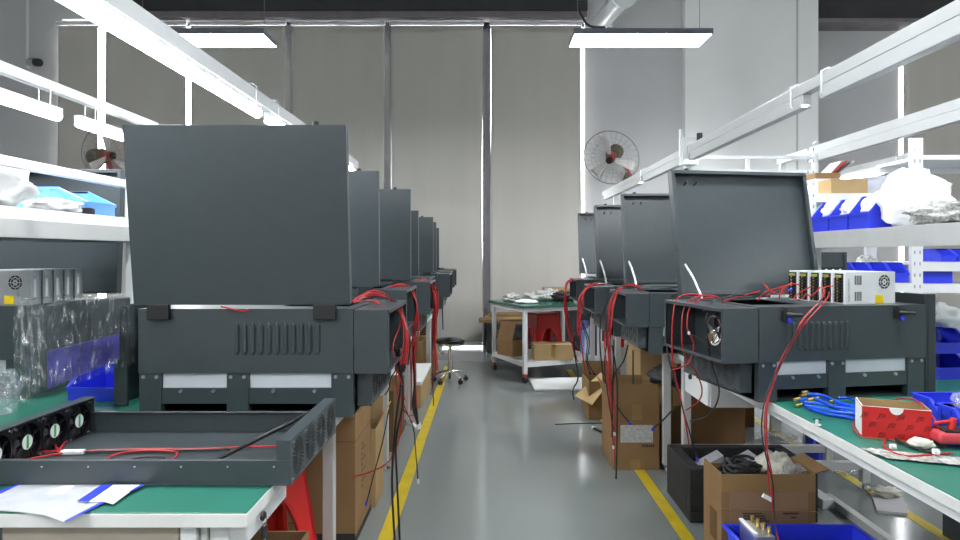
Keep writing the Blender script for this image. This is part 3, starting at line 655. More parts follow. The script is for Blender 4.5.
bundle(t, [P(581, 320, 4.4), P(588, 340, 4.4), P(586, 360, 4.4), P(592, 372, 4.4)], 2, .01, .004, ('black_wire',), ('black',), .02)
t = MR[3]; bundle(t, [P(588, 280, 5.7), P(577, 279, 5.7), P(568, 284, 5.7), P(566, 305, 5.7), P(570, 330, 5.7), P(577, 360, 5.7)], 4, .014, .005, ('red_wire',), (None,), .03, .2)
wire(t, [P(574, 335, 5.7), P(575, 355, 5.7), P(578, 378, 5.7), P(573, 390, 5.7), P(575, 401, 5.7), P(585, 402, 5.7)], .006, 'black_wire', 'black_wire')
MB().ell(loc_m(t).inverted() @ P(583, 325, 5.6), (.05, .05, .04), 0, 12, 8, .4).build('blue_plug', 'film_b', t)
# ---------------------------------------------------------------- generic things
def carton(label, x0, x1, y0, y1, h, z=0., m='carton', yaw=0., opened=False, flaps=(), tape=True, name='cardboard_box', group='cardboard boxes', hs=None):
    """flaps: (side, angle from upright, length)"""
    t = thing(name, label, 'box', (x0, y0, z + .001), yaw, group); W, D = x1 - x0, y1 - y0
    if not opened:
        MB().box(0, W, 0, D, 0, h).build('body', m, t, bevel=.003)
        if tape: MB().box(W / 2 - .025, W / 2 + .025, -.001, D + .001, h * .78, h + .001).build('tape', 'tape', t)
    else:
        T = .006; b = MB(); b.box(0, W, 0, D, 0, T); b.box(0, W, 0, T, T, h); b.box(0, W, D - T, D, T, h if not hs else hs.get('back', h)); b.box(0, T, T, D - T, T, h); b.box(W - T, W, T, D - T, T, h if not hs else hs.get('right', h))
        b.build('body', m, t)
    for side, a, L in flaps:
        b = MB(); ca, sa = math.cos(a), math.sin(a)
        if side in 'fb':
            y = 0 if side == 'f' else D; s = -1 if side == 'f' else 1
            b.prism([(0.004, y, h), (W - .004, y, h), (W - .004, y + s * L * sa, h + L * ca), (.004, y + s * L * sa, h + L * ca)], (0, s * -.005 * ca, .005 * sa))
        else:
            x = 0 if side == 'l' else W; s = -1 if side == 'l' else 1
            b.prism([(x, .004, h), (x, D - .004, h), (x + s * L * sa, D - .004, h + L * ca), (x + s * L * sa, .004, h + L * ca)], (s * -.005 * ca, 0, .005 * sa))
        b.build('flap', m, t)
    return t
def stack_bin(label, x, y, z, yaw, w_, d, h, m='blue', group='blue stacking bins', name='storage_bin'):
    """hopper-front bin; the opening faces local -y"""
    T = .004; b = MB(); s = [(0, 0), (d, 0), (d, h), (d * .38, h), (0, h * .48)]
    for xa in (0, w_ - T): b.prism([(xa, p[0], p[1]) for p in s], (T, 0, 0))
    b.box(T, w_ - T, 0, d, 0, T); b.box(T, w_ - T, d - T, d, T, h); b.box(T, w_ - T, 0, T, T, h * .48)
    for xa, xb in ((-.006, T), (w_ - T, w_ + .006)): b.box(xa, xb, d * .38, d + .004, h - .008, h + .001)
    b.box(-.006, w_ + .006, d - T, d + .006, h - .008, h + .001)
    b.prism([(-.006, -.004, h * .48), (-.006, d * .38, h), (-.006, d * .38, h - .01), (-.006, .004, h * .48 - .012)], (.012, 0, 0)); b.prism([(w_ - .006, -.004, h * .48), (w_ - .006, d * .38, h), (w_ - .006, d * .38, h - .01), (w_ - .006, .004, h * .48 - .012)], (.012, 0, 0))
    for xa in (-.003, w_): b.box(xa, xa + .003, d * .5, d * .56, .01, h - .008); b.box(xa, xa + .003, d * .85, d * .9, .01, h - .008)
    b.box(-.004, w_ + .004, -.005, T, h * .48 - .012, h * .48)
    o = b.build(name, m); o.location = (x, y, z + .001); o.rotation_euler.z = yaw
    return tag(o, label, 'bin', group)
def tote(label, x0, x1, y0, y1, h, z=0., m='blue', rim=.014, T=.006):
    b = MB(); X, Y = x1 - x0, y1 - y0; t_ = .03
    b.box(t_, X - t_, t_, Y - t_, 0, T)
    def wall(a, c, e, g): b.prism([a, c, e, g], (0, 0, 0.0001)) if 0 else None
    for (p, q, n) in (((0, 0), (X, 0), (0, 1)), ((X, 0), (X, Y), (-1, 0)), ((X, Y), (0, Y), (0, -1)), ((0, Y), (0, 0), (1, 0))):
        def ins(pt, k): return (min(max(pt[0], k), X - k), min(max(pt[1], k), Y - k))
        pi, qi = ins(p, t_), ins(q, t_); pt, qt = ins(p, rim), ins(q, rim); pj, qj = ins(p, rim + T), ins(q, rim + T); pk, qk = ins(p, t_ + T), ins(q, t_ + T)
        vs = [(*pi, 0), (*qi, 0), (*qt, h), (*pt, h), (*pk, T), (*qk, T), (*qj, h), (*pj, h)]
        b.add(vs, [(0, 1, 2, 3), (5, 4, 7, 6), (3, 2, 6, 7)])
        vs = [(*p, h - .012), (*q, h - .012), (*q, h), (*p, h), (*pj, h), (*qj, h), (*pj, h - .012), (*qj, h - .012)]
        b.add(vs, [(0, 1, 2, 3), (3, 2, 5, 4), (1, 0, 6, 7)])
    o = b.build('storage_tote', m); o.location = (x0, y0, z + .001)
    return tag(o, label, 'bin')
def blob(name, label, cat, c, r, m, amp=.5, fr=4., flat=None, group=None, seed=1., nu=28, nv=18):
    b = MB(); b.ell((0, 0, 0), r, 0, nu, nv, amp, fr, seed, flat); o = b.build(name, m); o.location = c
    return tag(o, label, cat, group)

# ---------------------------------------------------------------- fan tray on the near left bench
X0, X1, Y0, Y1 = -1.237, -.4715, 1.516, 1.965; W, D = X1 - X0, Y1 - Y0
t = thing('fan_tray', 'shallow slate grey metal tray with four round fans, at the bottom left', 'tray', (X0, Y0, ZB + .001)); tray = t
b = MB(); T = .004
b.box(0, W, 0, D, 0, T); b.box(0, W, 0, T, T, .060); b.box(0, W, D - T, D, T, .067); b.box(0, W, T, .014, .056, .060); b.box(0, W, D - .014, D - T, .063, .067)
for k in range(7): b.cyl((.07 + k * .11, -.0008, .045), (.07 + k * .11, .001, .045), .0022, n=8, m=1)
for k in range(7): b.cyl((.07 + k * .11, D - T - .0008, .045), (.07 + k * .11, D, .045), .0025, n=8, m=2)
b.build('pan', ['steel_dark', 'grey_metal', 'black'], t, bevel=.001)
b = MB(); b.box(W, W + T, 0, D, 0, .107); b.box(W - .03, W, 0, .004, .06, .107); b.box(W - .03, W, D - .004, D, .067, .107); b.box(W - .03, W, .004, D - .004, .103, .107)
for k in range(4):
    c = (W + T, .062 + k * .107, .054); ring_dots(b, c, (1, 0, 0), (0, 0, 1), (.014, .021, .028, .035, .042), 1, 24)
    for dy in (-.044, .044):
        for dz in (-.044, .044): b.cyl((W + T, c[1] + dy, c[2] + dz), (W + T + .002, c[1] + dy, c[2] + dz), .003, n=8, m=2)
b.build('grille_plate', ['steel_dark', 'black', 'chrome'], t, bevel=.001)
b = MB(); b.box(-T, 0, 0, D, 0, .112); b.box(-T, .03, 0, D, .108, .112); b.box(0, .03, D - .004, D, .067, .108)
b.build('fan_plate', 'steel_dark', t, bevel=.001)
def cooling_fan(parent, c, s=.104, th=.025):
    """axial fan, faces +x, centre c"""
    b = MB(); h = s / 2; n = 32; r = h * .92
    sq = []
    for i in range(n):
        a = 2 * PI * i / n; cx, sx = math.cos(a), math.sin(a); k = h / max(abs(cx), abs(sx)); sq.append((cx * k, sx * k, cx * r, sx * r))
    vs = []
    for x in (0, th): vs += [(x, q[0], q[1]) for q in sq] + [(x, q[2], q[3]) for q in sq]
    fs = []
    for i in range(n):
        j = (i + 1) % n
        fs += [(2 * n + i, 2 * n + j, 3 * n + j, 3 * n + i), (i, n + i, n + j, j), (i, j, 2 * n + j, 2 * n + i), (n + i, 3 * n + i, 3 * n + j, n + j)]
    b.add(vs, fs)
    for a in (.5, 2.07, 3.64, 5.2): b.obox((th - .004, r * .6 * math.cos(a), r * .6 * math.sin(a)), (.004, r * .9, .004), Matrix.Rotation(a, 3, 'X'))
    for dy in (-1, 1):
        for dz in (-1, 1): b.cyl((th, dy * h * .86, dz * h * .86), (th + .003, dy * h * .86, dz * h * .86), .0048, n=8, m=1)
    f = b.build('cooling_fan', ['black_gloss', 'chrome'], parent); f.location = c
    b = MB(); b.cyl((.006, 0, 0), (th - .002, 0, 0), .021, n=18)
    for k in range(7):
        a = 2 * PI * k / 7; b.add([(.016, .019 * math.cos(a), .019 * math.sin(a)), (.008, .045 * math.cos(a - .1), .045 * math.sin(a - .1)), (.018, .045 * math.cos(a + .62), .045 * math.sin(a + .62)), (.02, .019 * math.cos(a + .5), .019 * math.sin(a + .5))], [(0, 1, 2, 3)])
    b.build('fan_blades', 'black', f)
    b = MB(); b.cyl((th - .002, 0, 0), (th - .001, 0, 0), .019, n=22); b.box(th - .0012, th - .0004, -.004, .004, -.017, .017, 1)
    lab(b.build('hub_sticker', ['sticker', 'sticker_g'], f), 'round white hub sticker with green stripe')
    return f
for k in range(4): cooling_fan(t, (.001, .062 + k * .107, .054))
inv = loc_m(t).inverted()
def tp(px, py, z=.762):  # point over the tray floor
    Y = (HC - z) * F / (py - VY); return P(px, py, Y)
for pts in ([(20, 455), (40, 452), (60, 451), (66, 451)], [(25, 460), (45, 456), (63, 453)], [(55, 444), (58, 450), (66, 452)], [(70, 436), (62, 446), (58, 452)], [(83, 451), (110, 450), (150, 449), (200, 449), (240, 447), (280, 446)],
            [(106, 460), (120, 453), (150, 450.5), (175, 452), (176, 457), (171, 460)]):
    wire(t, [tp(*q) for q in pts], .003, 'red_wire', 'red_wire')
wire(t, [tp(83, 451.5), tp(97, 451.5), tp(150, 450), tp(185, 450), tp(230, 449)], .003, 'black_wire', 'black_wire'); wire(t, [tp(130, 459), tp(145, 457), tp(163, 457), tp(163, 460)], .0022, 'black_wire', 'black_wire')
wire(t, [tp(214, 461, .764), tp(232, 452, .775), tp(262, 437, .80), tp(292, 422, .835), P(312, 411, 1.95)], .006, 'black_wire', 'black_hose')
b = MB(); b.obox(inv @ tp(73, 452), (.062, .02, .012), Matrix.Rotation(.05, 3, 'Z')); b.build('wire_sleeve', 'paper', t, bevel=.004)

# papers and bags at the bench edge
def gz(px, py, z=ZB): return P(px, py, (HC - z) * F / (py - VY))
def flat_bag(label, px, m, z, mats_extra=(), th=.002, name='plastic_bag', cat='bag'):
    c = sum((gz(*q, z) for q in px), Vector()) / len(px)
    t = thing(name, label, cat, (c.x, c.y, z)); inv = loc_m(t).inverted()
    n = 10; poly = [inv @ gz(*q, z) for q in px]
    b = MB(); b.prism(poly, (0, 0, th)); b.build('sheet', m, t)
    for nm, q, mm in mats_extra:
        b = MB(); pl = [inv @ gz(*k, z) + Vector((0, 0, th + .0002)) for k in q]; b.prism(pl, (0, 0, .0006)); b.build(nm, mm, t)
    return t
M['bag_silver'] = mat('silver white foil bag', (.62, .63, .66), .3, .25, .12, 18, .3)
flat_bag('silver white plastic bag with a blue edge poking out under the grey fan tray', [(-8, 505), (-8, 490), (0, 493), (17, 485.5), (112, 485.5), (103, 503), (64, 523), (45, 516), (20, 512.5), (0, 511)], 'bag_silver', ZB + .002,
         [('blue_edge', [(103, 502), (104, 504), (66, 523), (64, 522.4)], 'blue'), ('blue_edge', [(0, 492), (17, 485), (20, 485), (0, 495)], 'blue'), ('paper_slip', [(62, 486.5), (76, 486.5), (63, 495), (49, 495)], 'paper')])
flat_bag('white header bag with a blue stripe lying beside the silver bag', [(100, 485.5), (144, 485.5), (130, 492), (113, 504.5), (104, 502), (78, 502), (78, 500)], 'paper', ZB + .0055,
         [('blue_stripe', [(101, 485.8), (113, 485.8), (88, 503), (77, 502)], 'blue'), ('blue_edge', [(141, 485.6), (145, 485.6), (131, 492.5), (129, 492.5)], 'blue'), ('print_mark', [(112, 487.5), (116, 487.5), (108, 493), (105, 493)], 'label'), ('print_mark', [(128, 486.2), (131, 486.2), (127, 489.5), (125, 489.5)], 'label')])
t = thing('lock_key', 'black headed key on a ring hanging from the drawer lock under the left bench', 'key', (-.535, 1.49, .69)); 
b = MB(); b.X = Matrix.Rotation(PI / 2, 4, 'Y'); b.ell((0, 0, .012), (.009, .016, .006), 0, 14, 8); b.build('key_head', 'black', t)
MB().tube([(.012 + .0 * i, .013 * math.cos(2 * PI * i / 16) + .008, .013 * math.sin(2 * PI * i / 16) - .014) for i in range(16)], .0012, 5, closed=True).build('ring', 'chrome', t)
MB().box(.008, .016, -.004, .02, -.055, -.026).build('spare_key_head', 'black', t, bevel=.003); MB().box(.010, .0125, .004, .012, -.09, -.055).build('key_blade', 'chrome', t)

# ---------------------------------------------------------------- left shelf and what stands on it
t = thing('wall_shelf', 'long white shelf above the left bench, behind the large grey lid', 'shelf', (-1.50, .8, 0)); t.name = 'bench_shelf'
L = 1.98
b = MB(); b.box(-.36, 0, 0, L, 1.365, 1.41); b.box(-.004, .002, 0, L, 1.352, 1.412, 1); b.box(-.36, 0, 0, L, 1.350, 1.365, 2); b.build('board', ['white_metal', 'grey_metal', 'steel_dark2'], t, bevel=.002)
for y in (.1, L - .05): MB().box(-.035, -.005, y - .02, y + .02, 0, 1.62).build('post', 'white_metal', t)
MB().box(-.03, .0, 0, L, 1.575, 1.607).build('upper_bar', 'white_metal', t, bevel=.002)
o = MB().box(0, .34, 0, 1.2, 0, .038).build('foam_board', 'foam_white', None, bevel=.004); o.location = (-1.855, 1.5, 1.4135); tag(o, 'white foam board lying on the left shelf under the white bag', 'board')
blob('plastic_bag', 'bulging white plastic bag at the left edge, on the left shelf', 'bag', (-1.68, 2.10, 1.53), (.16, .17, .095), 'bag_white', .35, 4., -.074, None, 2.)
blob('plastic_bag', 'flat white plastic bag in front of the pale blue bin on the left shelf', 'bag', (-1.60, 2.36, 1.475), (.085, .09, .027), 'bag_white', .4, 5., -.0225, None, 5.)
stack_bin('pale blue bin on the left shelf, behind the white bags', -1.568, 2.50, 1.4525, PI / 2, .19, .29, .108, 'blue_l', None)
o = MB().box(0, .115, 0, .02, 0, .022); 
for k in range(8): o.box(.03 + k * .01, .036 + k * .01, -.002, .022, .022, .025)
o = o.build('terminal_strip', 'black'); o.location = (-1.635, 2.485 - .03, 1.4525); tag(o, 'small black terminal strip on the edge of the left shelf', 'connector')

# ---------------------------------------------------------------- power supplies
def psu(label, x, y, z, yaw, L=.235, th=.052, h=.125, end='terminals', front=True, detail=True, hside=0):
    t = thing('power_supply', label, 'power supply', (x, y, z + .001), yaw, 'power supplies standing in a row')
    b = MB(); b.box(.0, L, 0, th, 0, h)
    t_ = 'alu' if end == 'slots' else 'white_metal'
    if front and end == 'terminals':
        for k in range(4):
            for zz in (.012, .075): b.box(.045 + k * .009, .0505 + k * .009, -.0006, .001, zz, zz + .036, 1)
        b.box(.012, .022, -.0006, .001, .01, .10, 2)
    b.build('case', [t_, 'print_black', 'label'], t, bevel=.0015)
    if front:
        gx = L - .055 if end == 'terminals' else .17; b = MB(); c = (gx, 0, .085); b.arcs(c, (0, -1, 0), (0, 0, 1), .021, .0275, 8, .06, .001); b.arcs(c, (0, -1, 0), (0, 0, 1), .011, .0175, 6, .1, .001); b.disc(c, (0, -1, 0), .003, .001)
        b.build('fan_grille', 'print_black', t)
        MB().box(gx - .045, gx - .005, -.001, 0, .002, .034).build('sticker', 'yellow_tag', t)
    if end == 'terminals':
        b = MB(); b.box(-.004, .0, .010, th - .004, .006, h - .006, 0)
        for k in range(8): b.box(-.012, -.004, .016, th - .010, .010 + k * .012, .017 + k * .012, 1 if k != 0 else 1)
        for k in range(8): b.cyl((-.014, th * .5, .0135 + k * .012), (-.011, th * .5, .0135 + k * .012), .004, n=8, m=2)
        b.box(-.008, -.004, .014, th - .008, h - .022, h - .012, 3)
        b.build('terminal_block', ['black', 'black_gloss', 'brass', 'brass_dull'], t)
    else:
        b = MB(); b.box(L, L + .001, .006, th - .022, .02, h - .02, 0); b.box(L + .001, L + .002, .010, .022, .03, h - .035, 1); b.build('end_vent', ['grey_metal', 'paper'], t)
    return t
yw = math.radians(16); bx, by = 1.382, 2.475
ZR = ZB + .001 + .353
for k in range(5):
    d = .056 * k; psu(['nearest silver power supply on the right machine, broad side with round grille and yellow sticker', 'second power supply of the right row, just behind the one with the yellow sticker', 'middle power supply of the five in the right row', 'fourth power supply in the right row, one from the far left end', 'last power supply at the left end of the right row'][k],
                      bx - math.sin(yw) * d - .004 * k, by + math.cos(yw) * d, ZR, yw, .245, .052, .125, 'terminals', k == 0)
yw = math.radians(-4)
for k in range(5):
    d = .062 * k; psu(['power supply at the left edge, round grille and yellow sticker toward the camera', 'second metal power supply from the left edge on the left machine', 'middle one of the five left power supplies', 'fourth left power supply counted from the yellow stickered one', 'rightmost end of the left power supplies, above the wrapped panel'][k],
                      -1.985 + math.sin(-yw) * d * -1 + .006 * k, 2.47 + d, ZR, yw, .235, .05, .133, 'slots', k == 0)
o = MB().box(0, .034, 0, .003, 0, .035).build('yellow_note', 'yellow_tag'); o.location = (-1.722, 3.0, 1.115)
bpy.data.objects.remove(o)

# ---------------------------------------------------------------- between the left machines
t = thing('door_panel', 'upright dark steel panel standing left of the nearest left machine', 'panel', (-1.352, 2.31, ZB + .001)); 
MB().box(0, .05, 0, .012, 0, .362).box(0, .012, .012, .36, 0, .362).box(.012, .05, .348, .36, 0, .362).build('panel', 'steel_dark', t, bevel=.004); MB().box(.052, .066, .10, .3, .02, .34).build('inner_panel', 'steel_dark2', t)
stack_bin('blue stacking bin on the left bench, under the film wrapped panel', -1.575, 2.40, ZB, -.1, .19, .2, .105, 'blue', 'blue stacking bins')
stack_bin('second blue bin behind the one under the film wrapped panel', -1.58, 2.68, ZB, -.1, .17, .16, .125, 'blue', 'blue stacking bins')
A, B_, Cc, Dd = P(18, 305, 2.16), P(47, 300, 2.05), P(131, 295, 2.30), P(47, 384, 2.05)
yawp = math.atan2(Cc.y - B_.y, Cc.x - B_.x)
t = thing('film_wrapped_cover', 'dark panel wrapped in shiny clear film, left of the nearest left machine', 'panel', (B_.x, B_.y, .868), yawp)
Lp = math.hypot(Cc.x - B_.x, Cc.y - B_.y); hp = .278
b = MB(); b.prism([(0, 0, 0), (Lp * .86, 0, .06), (Lp * .86, 0, hp - .03), (Lp, 0, hp - .03), (Lp, 0, hp), (.06, 0, hp), (.02, 0, hp - .015), (0, 0, hp - .06)], (0, .05, 0)); b.build('panel', 'steel_dark', t, bevel=.006)
lab(MB().prism([(.0, -.003, .0), (Lp * .84, -.003, .06), (Lp * .84, -.003, .15), (.0, -.003, .12)], (0, .003, 0)).build('blue_backing', mat('violet blue film', (.075, .065, .30), .35, 0, .4, 14), t), 'bluish film layer')
def wrapf(u, v):
    # sheet that hugs the panel front, folds over the top
    x = -.05 + u * (Lp + .055); n1 = noise.noise(Vector((u * 9, v * 7, 1))) * .012 + noise.noise(Vector((u * 22, v * 5, 4))) * .006
    if v < .75: z = (-.02 + .06 * u) + (hp + .012 - (-.02 + .06 * u)) * (v / .75); y = -.018
    else: z = hp + .012; y = -.018 + (v - .75) / .25 * .085
    if u < .08: y += (.08 - u) * .9; 
    return (x, y + n1, z + n1 * .6)
b = MB(); b.surf(wrapf, 60, 40); lab(b.build('film_wrap', 'film', t), 'crumpled clear film')
def wrapl(u, v):
    n1 = noise.noise(Vector((u * 6, v * 9, 7))) * .016
    return (-.03 - .04 * math.sin(u * PI) + n1, -.02 + u * .12 + n1, -.05 + .05 * u + v * (hp + .05 - .04 * (1 - v)))
b = MB(); b.surf(wrapl, 20, 40); b.build('film_fold', 'film', t)
c = P(2, 386, 2.2); o = MB(); o.ell((0, 0, 0), (.05, .05, .075), 0, 24, 16, .6, 5, 3.); o = o.build('film_bag', 'film2'); o.location = (c.x, c.y, ZB + .067)
tag(o, 'crumpled clear plastic bag at the left edge above the fan tray', 'bag')

# ---------------------------------------------------------------- under the left benches
def stool4(label, cx, cy, z, h, yaw=0., top=.145, bot=.2):
    t = thing('plastic_stool', label, 'stool', (cx, cy, z + .001), yaw, 'red plastic stools')
    MB().box(-top, top, -top, top, h - .03, h).build('seat', 'red', t, bevel=.014)
    for k in range(4):
        R = Matrix.Rotation(k * PI / 2, 4, 'Z'); b = MB(); b.X = R; n = 12
        w0, w1 = bot, top; zt = h - .028
        arch = [(.58 * w0 * math.cos(PI * i / n), (.62 if h < .5 else .70) * h * (math.sin(PI * i / n)) ** .8) for i in range(n + 1)]
        poly = [(w0, 0), (w1, zt), (-w1, zt), (-w0, 0)] + [(-a[0], a[1]) for a in arch]
        def p3(q, off): k_ = q[1] / zt; return (q[0], -(bot + (top - bot) * k_) + off, q[1])
        f = [p3(q, 0) for q in poly]; b.prism(f, (0, .012, 0))
        # raised rim round the arch
        b.tube([p3((a[0] * 1.05, a[1] * 1.03), -.002) for a in arch], .008, 6)
        b.build('leg', 'red', t)
    return t
stool4('red plastic stool with arched sides under the nearest left bench', -.86, 2.38, 0, .60, .75, .12, .19)
carton('open brown carton in front of the red stool at the bottom edge', -.80, -.565, 1.68, 2.02, .425, 0, 'carton', 0, True)
t = carton('tall brown carton with black line print under the left bench, behind the white leg', -1.02, -.595, 2.87, 3.25, .572, 0, 'carton')
b = MB(); W = .425
b.box(.0, W, -.0015, 0, 0, .045, 0)
for (x0, x1, z0, z1) in ((.02, .145, .36, .363), (.02, .145, .345, .348), (.143, .146, .09, .363), (.02, .146, .09, .093), (.02, .145, .385, .388)): b.box(x0, x1, -.0015, 0, z0, z1, 0)
b.box(W, W + .0015, 0, .38, 0, .03, 0)
for k in range(9): b.box(W, W + .0015, .14, .17 + .05 * (k % 2), .20 + k * .025, .209 + k * .025, 1)
b.build('print', ['print_black', 'carton_d'], t); MB().box(-.001, W + .001, -.0012, .4, .455, .458).build('seam', 'carton_d', t)
t = carton('open brown carton with a slanted side, behind the tall printed carton', -1.0, -.575, 3.275, 3.52, .40, 0, 'carton_l', 0, True, (('b', .1, .12), ('r', .45, .10)), hs={'right': .40})
o = blob('foam_lump', 'black wrapped lump on top of the tall printed carton', 'bag', (-.66, 3.02, .605), (.07, .1, .036), 'black', .4, 4, -.03)
carton('low brown carton with white sheet on top, along the left lane line', -.99, -.565, 5.4, 6.3, .19, 0, 'carton_l')
o = MB().box(0, .44, 0, .92, 0, .03).build('foam_sheet', 'foam_white', None, bevel=.003); o.location = (-1.0, 5.39, .1935); tag(o, 'white foam sheet on the low carton along the left lane line', 'sheet')
carton('brown carton on the floor behind the black stool, below the last left machine', -.80, -.575, 6.98, 7.4, .36, 0, 'carton_l')
carton('narrow dark brown carton stood between the far left machines', -.80, -.62, 7.5, 7.85, .58, 0, 'carton_d')
carton('brown carton under the third left bench, back of the low white topped one', -1.05, -.66, 6.45, 6.8, .42, 0, 'carton')
carton('brown carton under the second left bench beside the wire bundles', -1.02, -.62, 4.2, 4.75, .40, 0, 'carton_d')

# black stool
t = thing('work_stool', 'round black work stool on chrome wheels at the end of the aisle', 'stool', (-.385, 6.5, 0))
MB().cyl((0, 0, .40), (0, 0, .425), .145, .15, n=28).ell((0, 0, .425), (.15, .15, .028), 0, 28, 10).build('seat', 'black_gloss', t)
MB().cyl((0, 0, .375), (0, 0, .40), .135, .145, n=24).build('seat_pan', 'chrome', t)
MB().cyl((0, 0, .10), (0, 0, .38), .018, n=14).cyl((0, 0, .1), (0, 0, .22), .026, n=14).build('column', 'chrome', t)
MB().tube([(.03, 0, .35), (.07, -.02, .345), (.10, -.03, .33)], .005, 6).build('lever', 'chrome', t)
for k in range(5):
    a = 2 * PI * k / 5 + .4; c, s = math.cos(a), math.sin(a)
    g = MB().tube(spline([(0, 0, .11), (.09 * c, .09 * s, .10), (.17 * c, .17 * s, .06)], 4), .015, 8).build('base_arm', 'chrome', t)
    MB().cyl((.17 * c - .012 * s, .17 * s + .012 * c, .024), (.17 * c + .012 * s, .17 * s - .012 * c, .024), .024, n=14).cyl((.17 * c, .17 * s, .03), (.17 * c, .17 * s, .065), .009, n=8).build('caster', 'black', g)
# ---------------------------------------------------------------- rolling table
yt = math.radians(23)
t = thing('rolling_table', 'white framed rolling table with dark green top at the end of the aisle', 'table', (.373, 6.45, 0), yt); TT = t
Lx, Ly = .88, .78; mt = loc_m(t)
MB().box(-.05, Lx + .05, -.05, Ly + .05, .755, .785).build('tabletop', 'green_top', t, bevel=.003)
b = MB()
for yy in (-.018, Ly - .018): b.box(.02, Lx - .02, yy, yy + .036, .715, .754)
for xx in (-.018, Lx - .018): b.box(xx, xx + .036, .02, Ly - .02, .715, .754)
b.build('apron', 'white_metal', t)
for xx in (0, Lx):
    for yy in (0, Ly):
        g = MB().box(xx - .02, xx + .02, yy - .02, yy + .02, .09, .754).build('leg', 'white_metal', t, bevel=.003)
        MB().cyl((xx - .014, yy, .036), (xx + .014, yy, .036), .036, n=18).box(xx - .018, xx + .018, yy - .014, yy + .014, .05, .09, 1).build('caster', ['black', 'red'], g)
b = MB(); b.box(.02, Lx - .02, .02, Ly - .02, .195, .205, 1)
for yy in (-.018, Ly - .018): b.box(.02, Lx - .02, yy, yy + .036, .16, .205)
for xx in (-.018, Lx - .018): b.box(xx, xx + .036, .02, Ly - .02, .16, .205)
b.build('lower_shelf', ['white_metal', 'grey_metal'], t)
def on(x, y, z): return mt @ Vector((x, y, z))
blob('plastic_bag', 'white flat pad on the rolling table, near its front edge', 'bag', on(.12, .22, .803), (.12, .07, .022), 'foam_white', .3, 3, -.017)
for k, (x, y, r, m, s) in enumerate(((.10, .5, (.10, .09, .05), 'silver_bag', 'leftmost crumpled silver bag on the rolling table'), (.36, .42, (.13, .1, .065), 'silver_bag', 'larger crumpled silver bag at the middle of the rolling table'), (.62, .3, (.12, .1, .06), 'black', 'black bag on the rolling table beside the hanging red wires'), (.60, .56, (.09, .09, .07), 'silver_bag', 'crumpled silver bag behind the black bag on the rolling table'))):
    blob('foil_bag', s, 'bag', on(x, y, .786 + r[2] * .7), r, m, .6, 6, -r[2] * .68, None, k * 3.)
t2 = carton('pale taped carton on the lower shelf of the rolling table', 0, .40, 0, .26, .16, 0, 'carton_l', yt - .36); t2.location = on(.14, .07, .206)
b = MB(); b.box(.17, .22, -.001, 0, .03, .159); b.build('tape', 'tape', t2)
t2 = carton('open carton with raised flap on the rolling table shelf, left of the taped one', 0, .22, 0, .26, .17, 0, 'carton', yt + .25, True, (('l', -.25, .2), ('b', .1, .1))); t2.location = on(.03, .36, .206)
p = on(.50, .57, .206); stool4('red plastic stool on the lower shelf of the rolling table', p.x, p.y, p.z, .44, yt, .14, .17)
o = MB().box(0, .56, 0, .55, 0, .022).build('foam_slab', 'foam_white', None, bevel=.006); o.location = (.44, 6.06, .001); o.rotation_euler.z = .04; tag(o, 'thick white foam slab lying on the floor in front of the rolling table', 'slab')

# clutter by the blinds
def flatpack(label, x, y, z, yaw, w_, d, h, m='carton', tilt=0.):
    o = MB().box(0, w_, 0, d, 0, h * .45).box(.01, w_ - .03, .01, d - .02, h * .5, h).build('flattened_carton', m, None); o.location = (x, y, z); o.rotation_euler = (0, tilt, yaw)
    return tag(o, label, 'carton', 'flattened cartons by the blinds')
M['wrapped_black'] = mat('black stretch film', (.03, .03, .034), .25, 0, .5, 14, .6)
o = MB().box(0, .62, 0, .4, 0, .40).build('wrapped_pallet', 'wrapped_black', None, bevel=.02); o.location = (-.02, 8.35, .001); tag(o, 'black film wrapped bundle on the floor by the blinds, left of the red stool', 'bundle')
o = MB().box(0, .85, 0, .4, 0, .62).build('wrapped_pallet', 'wrapped_black', None, bevel=.02); o.location = (.72, 8.35, .001); tag(o, 'taller black film wrapped bundle behind the rolling table', 'bundle')
flatpack('lowest flattened carton on the left black bundle by the blinds', -.12, 8.38, .402, .03, .66, .34, .035); flatpack('middle flattened carton on the left black bundle by the blinds', -.05, 8.4, .440, -.05, .6, .32, .035, 'carton_l'); flatpack('top flattened carton of the left pile by the blinds', .02, 8.4, .478, .08, .5, .3, .03, 'carton')
for k in range(5): flatpack(['bottom', 'second', 'middle', 'fourth', 'topmost'][k] + ' flattened carton of the pile behind the rolling table', .74 + .03 * (k % 2), 8.38 + .01 * k, .622 + k * .046, .04 * (-1) ** k, .62 - .05 * k, .32, .042, ['carton', 'carton_d', 'carton_l', 'carton_d', 'carton_l'][k])
MBo = MB().box(-.02, .02, 0, .03, 0, 1.0).build('dark_post', 'black'); MBo.location = (-.03, 8.9, .001); MBo.scale.z = .55; tag(MBo, 'short black post standing against the blinds left of the bundles', 'post')

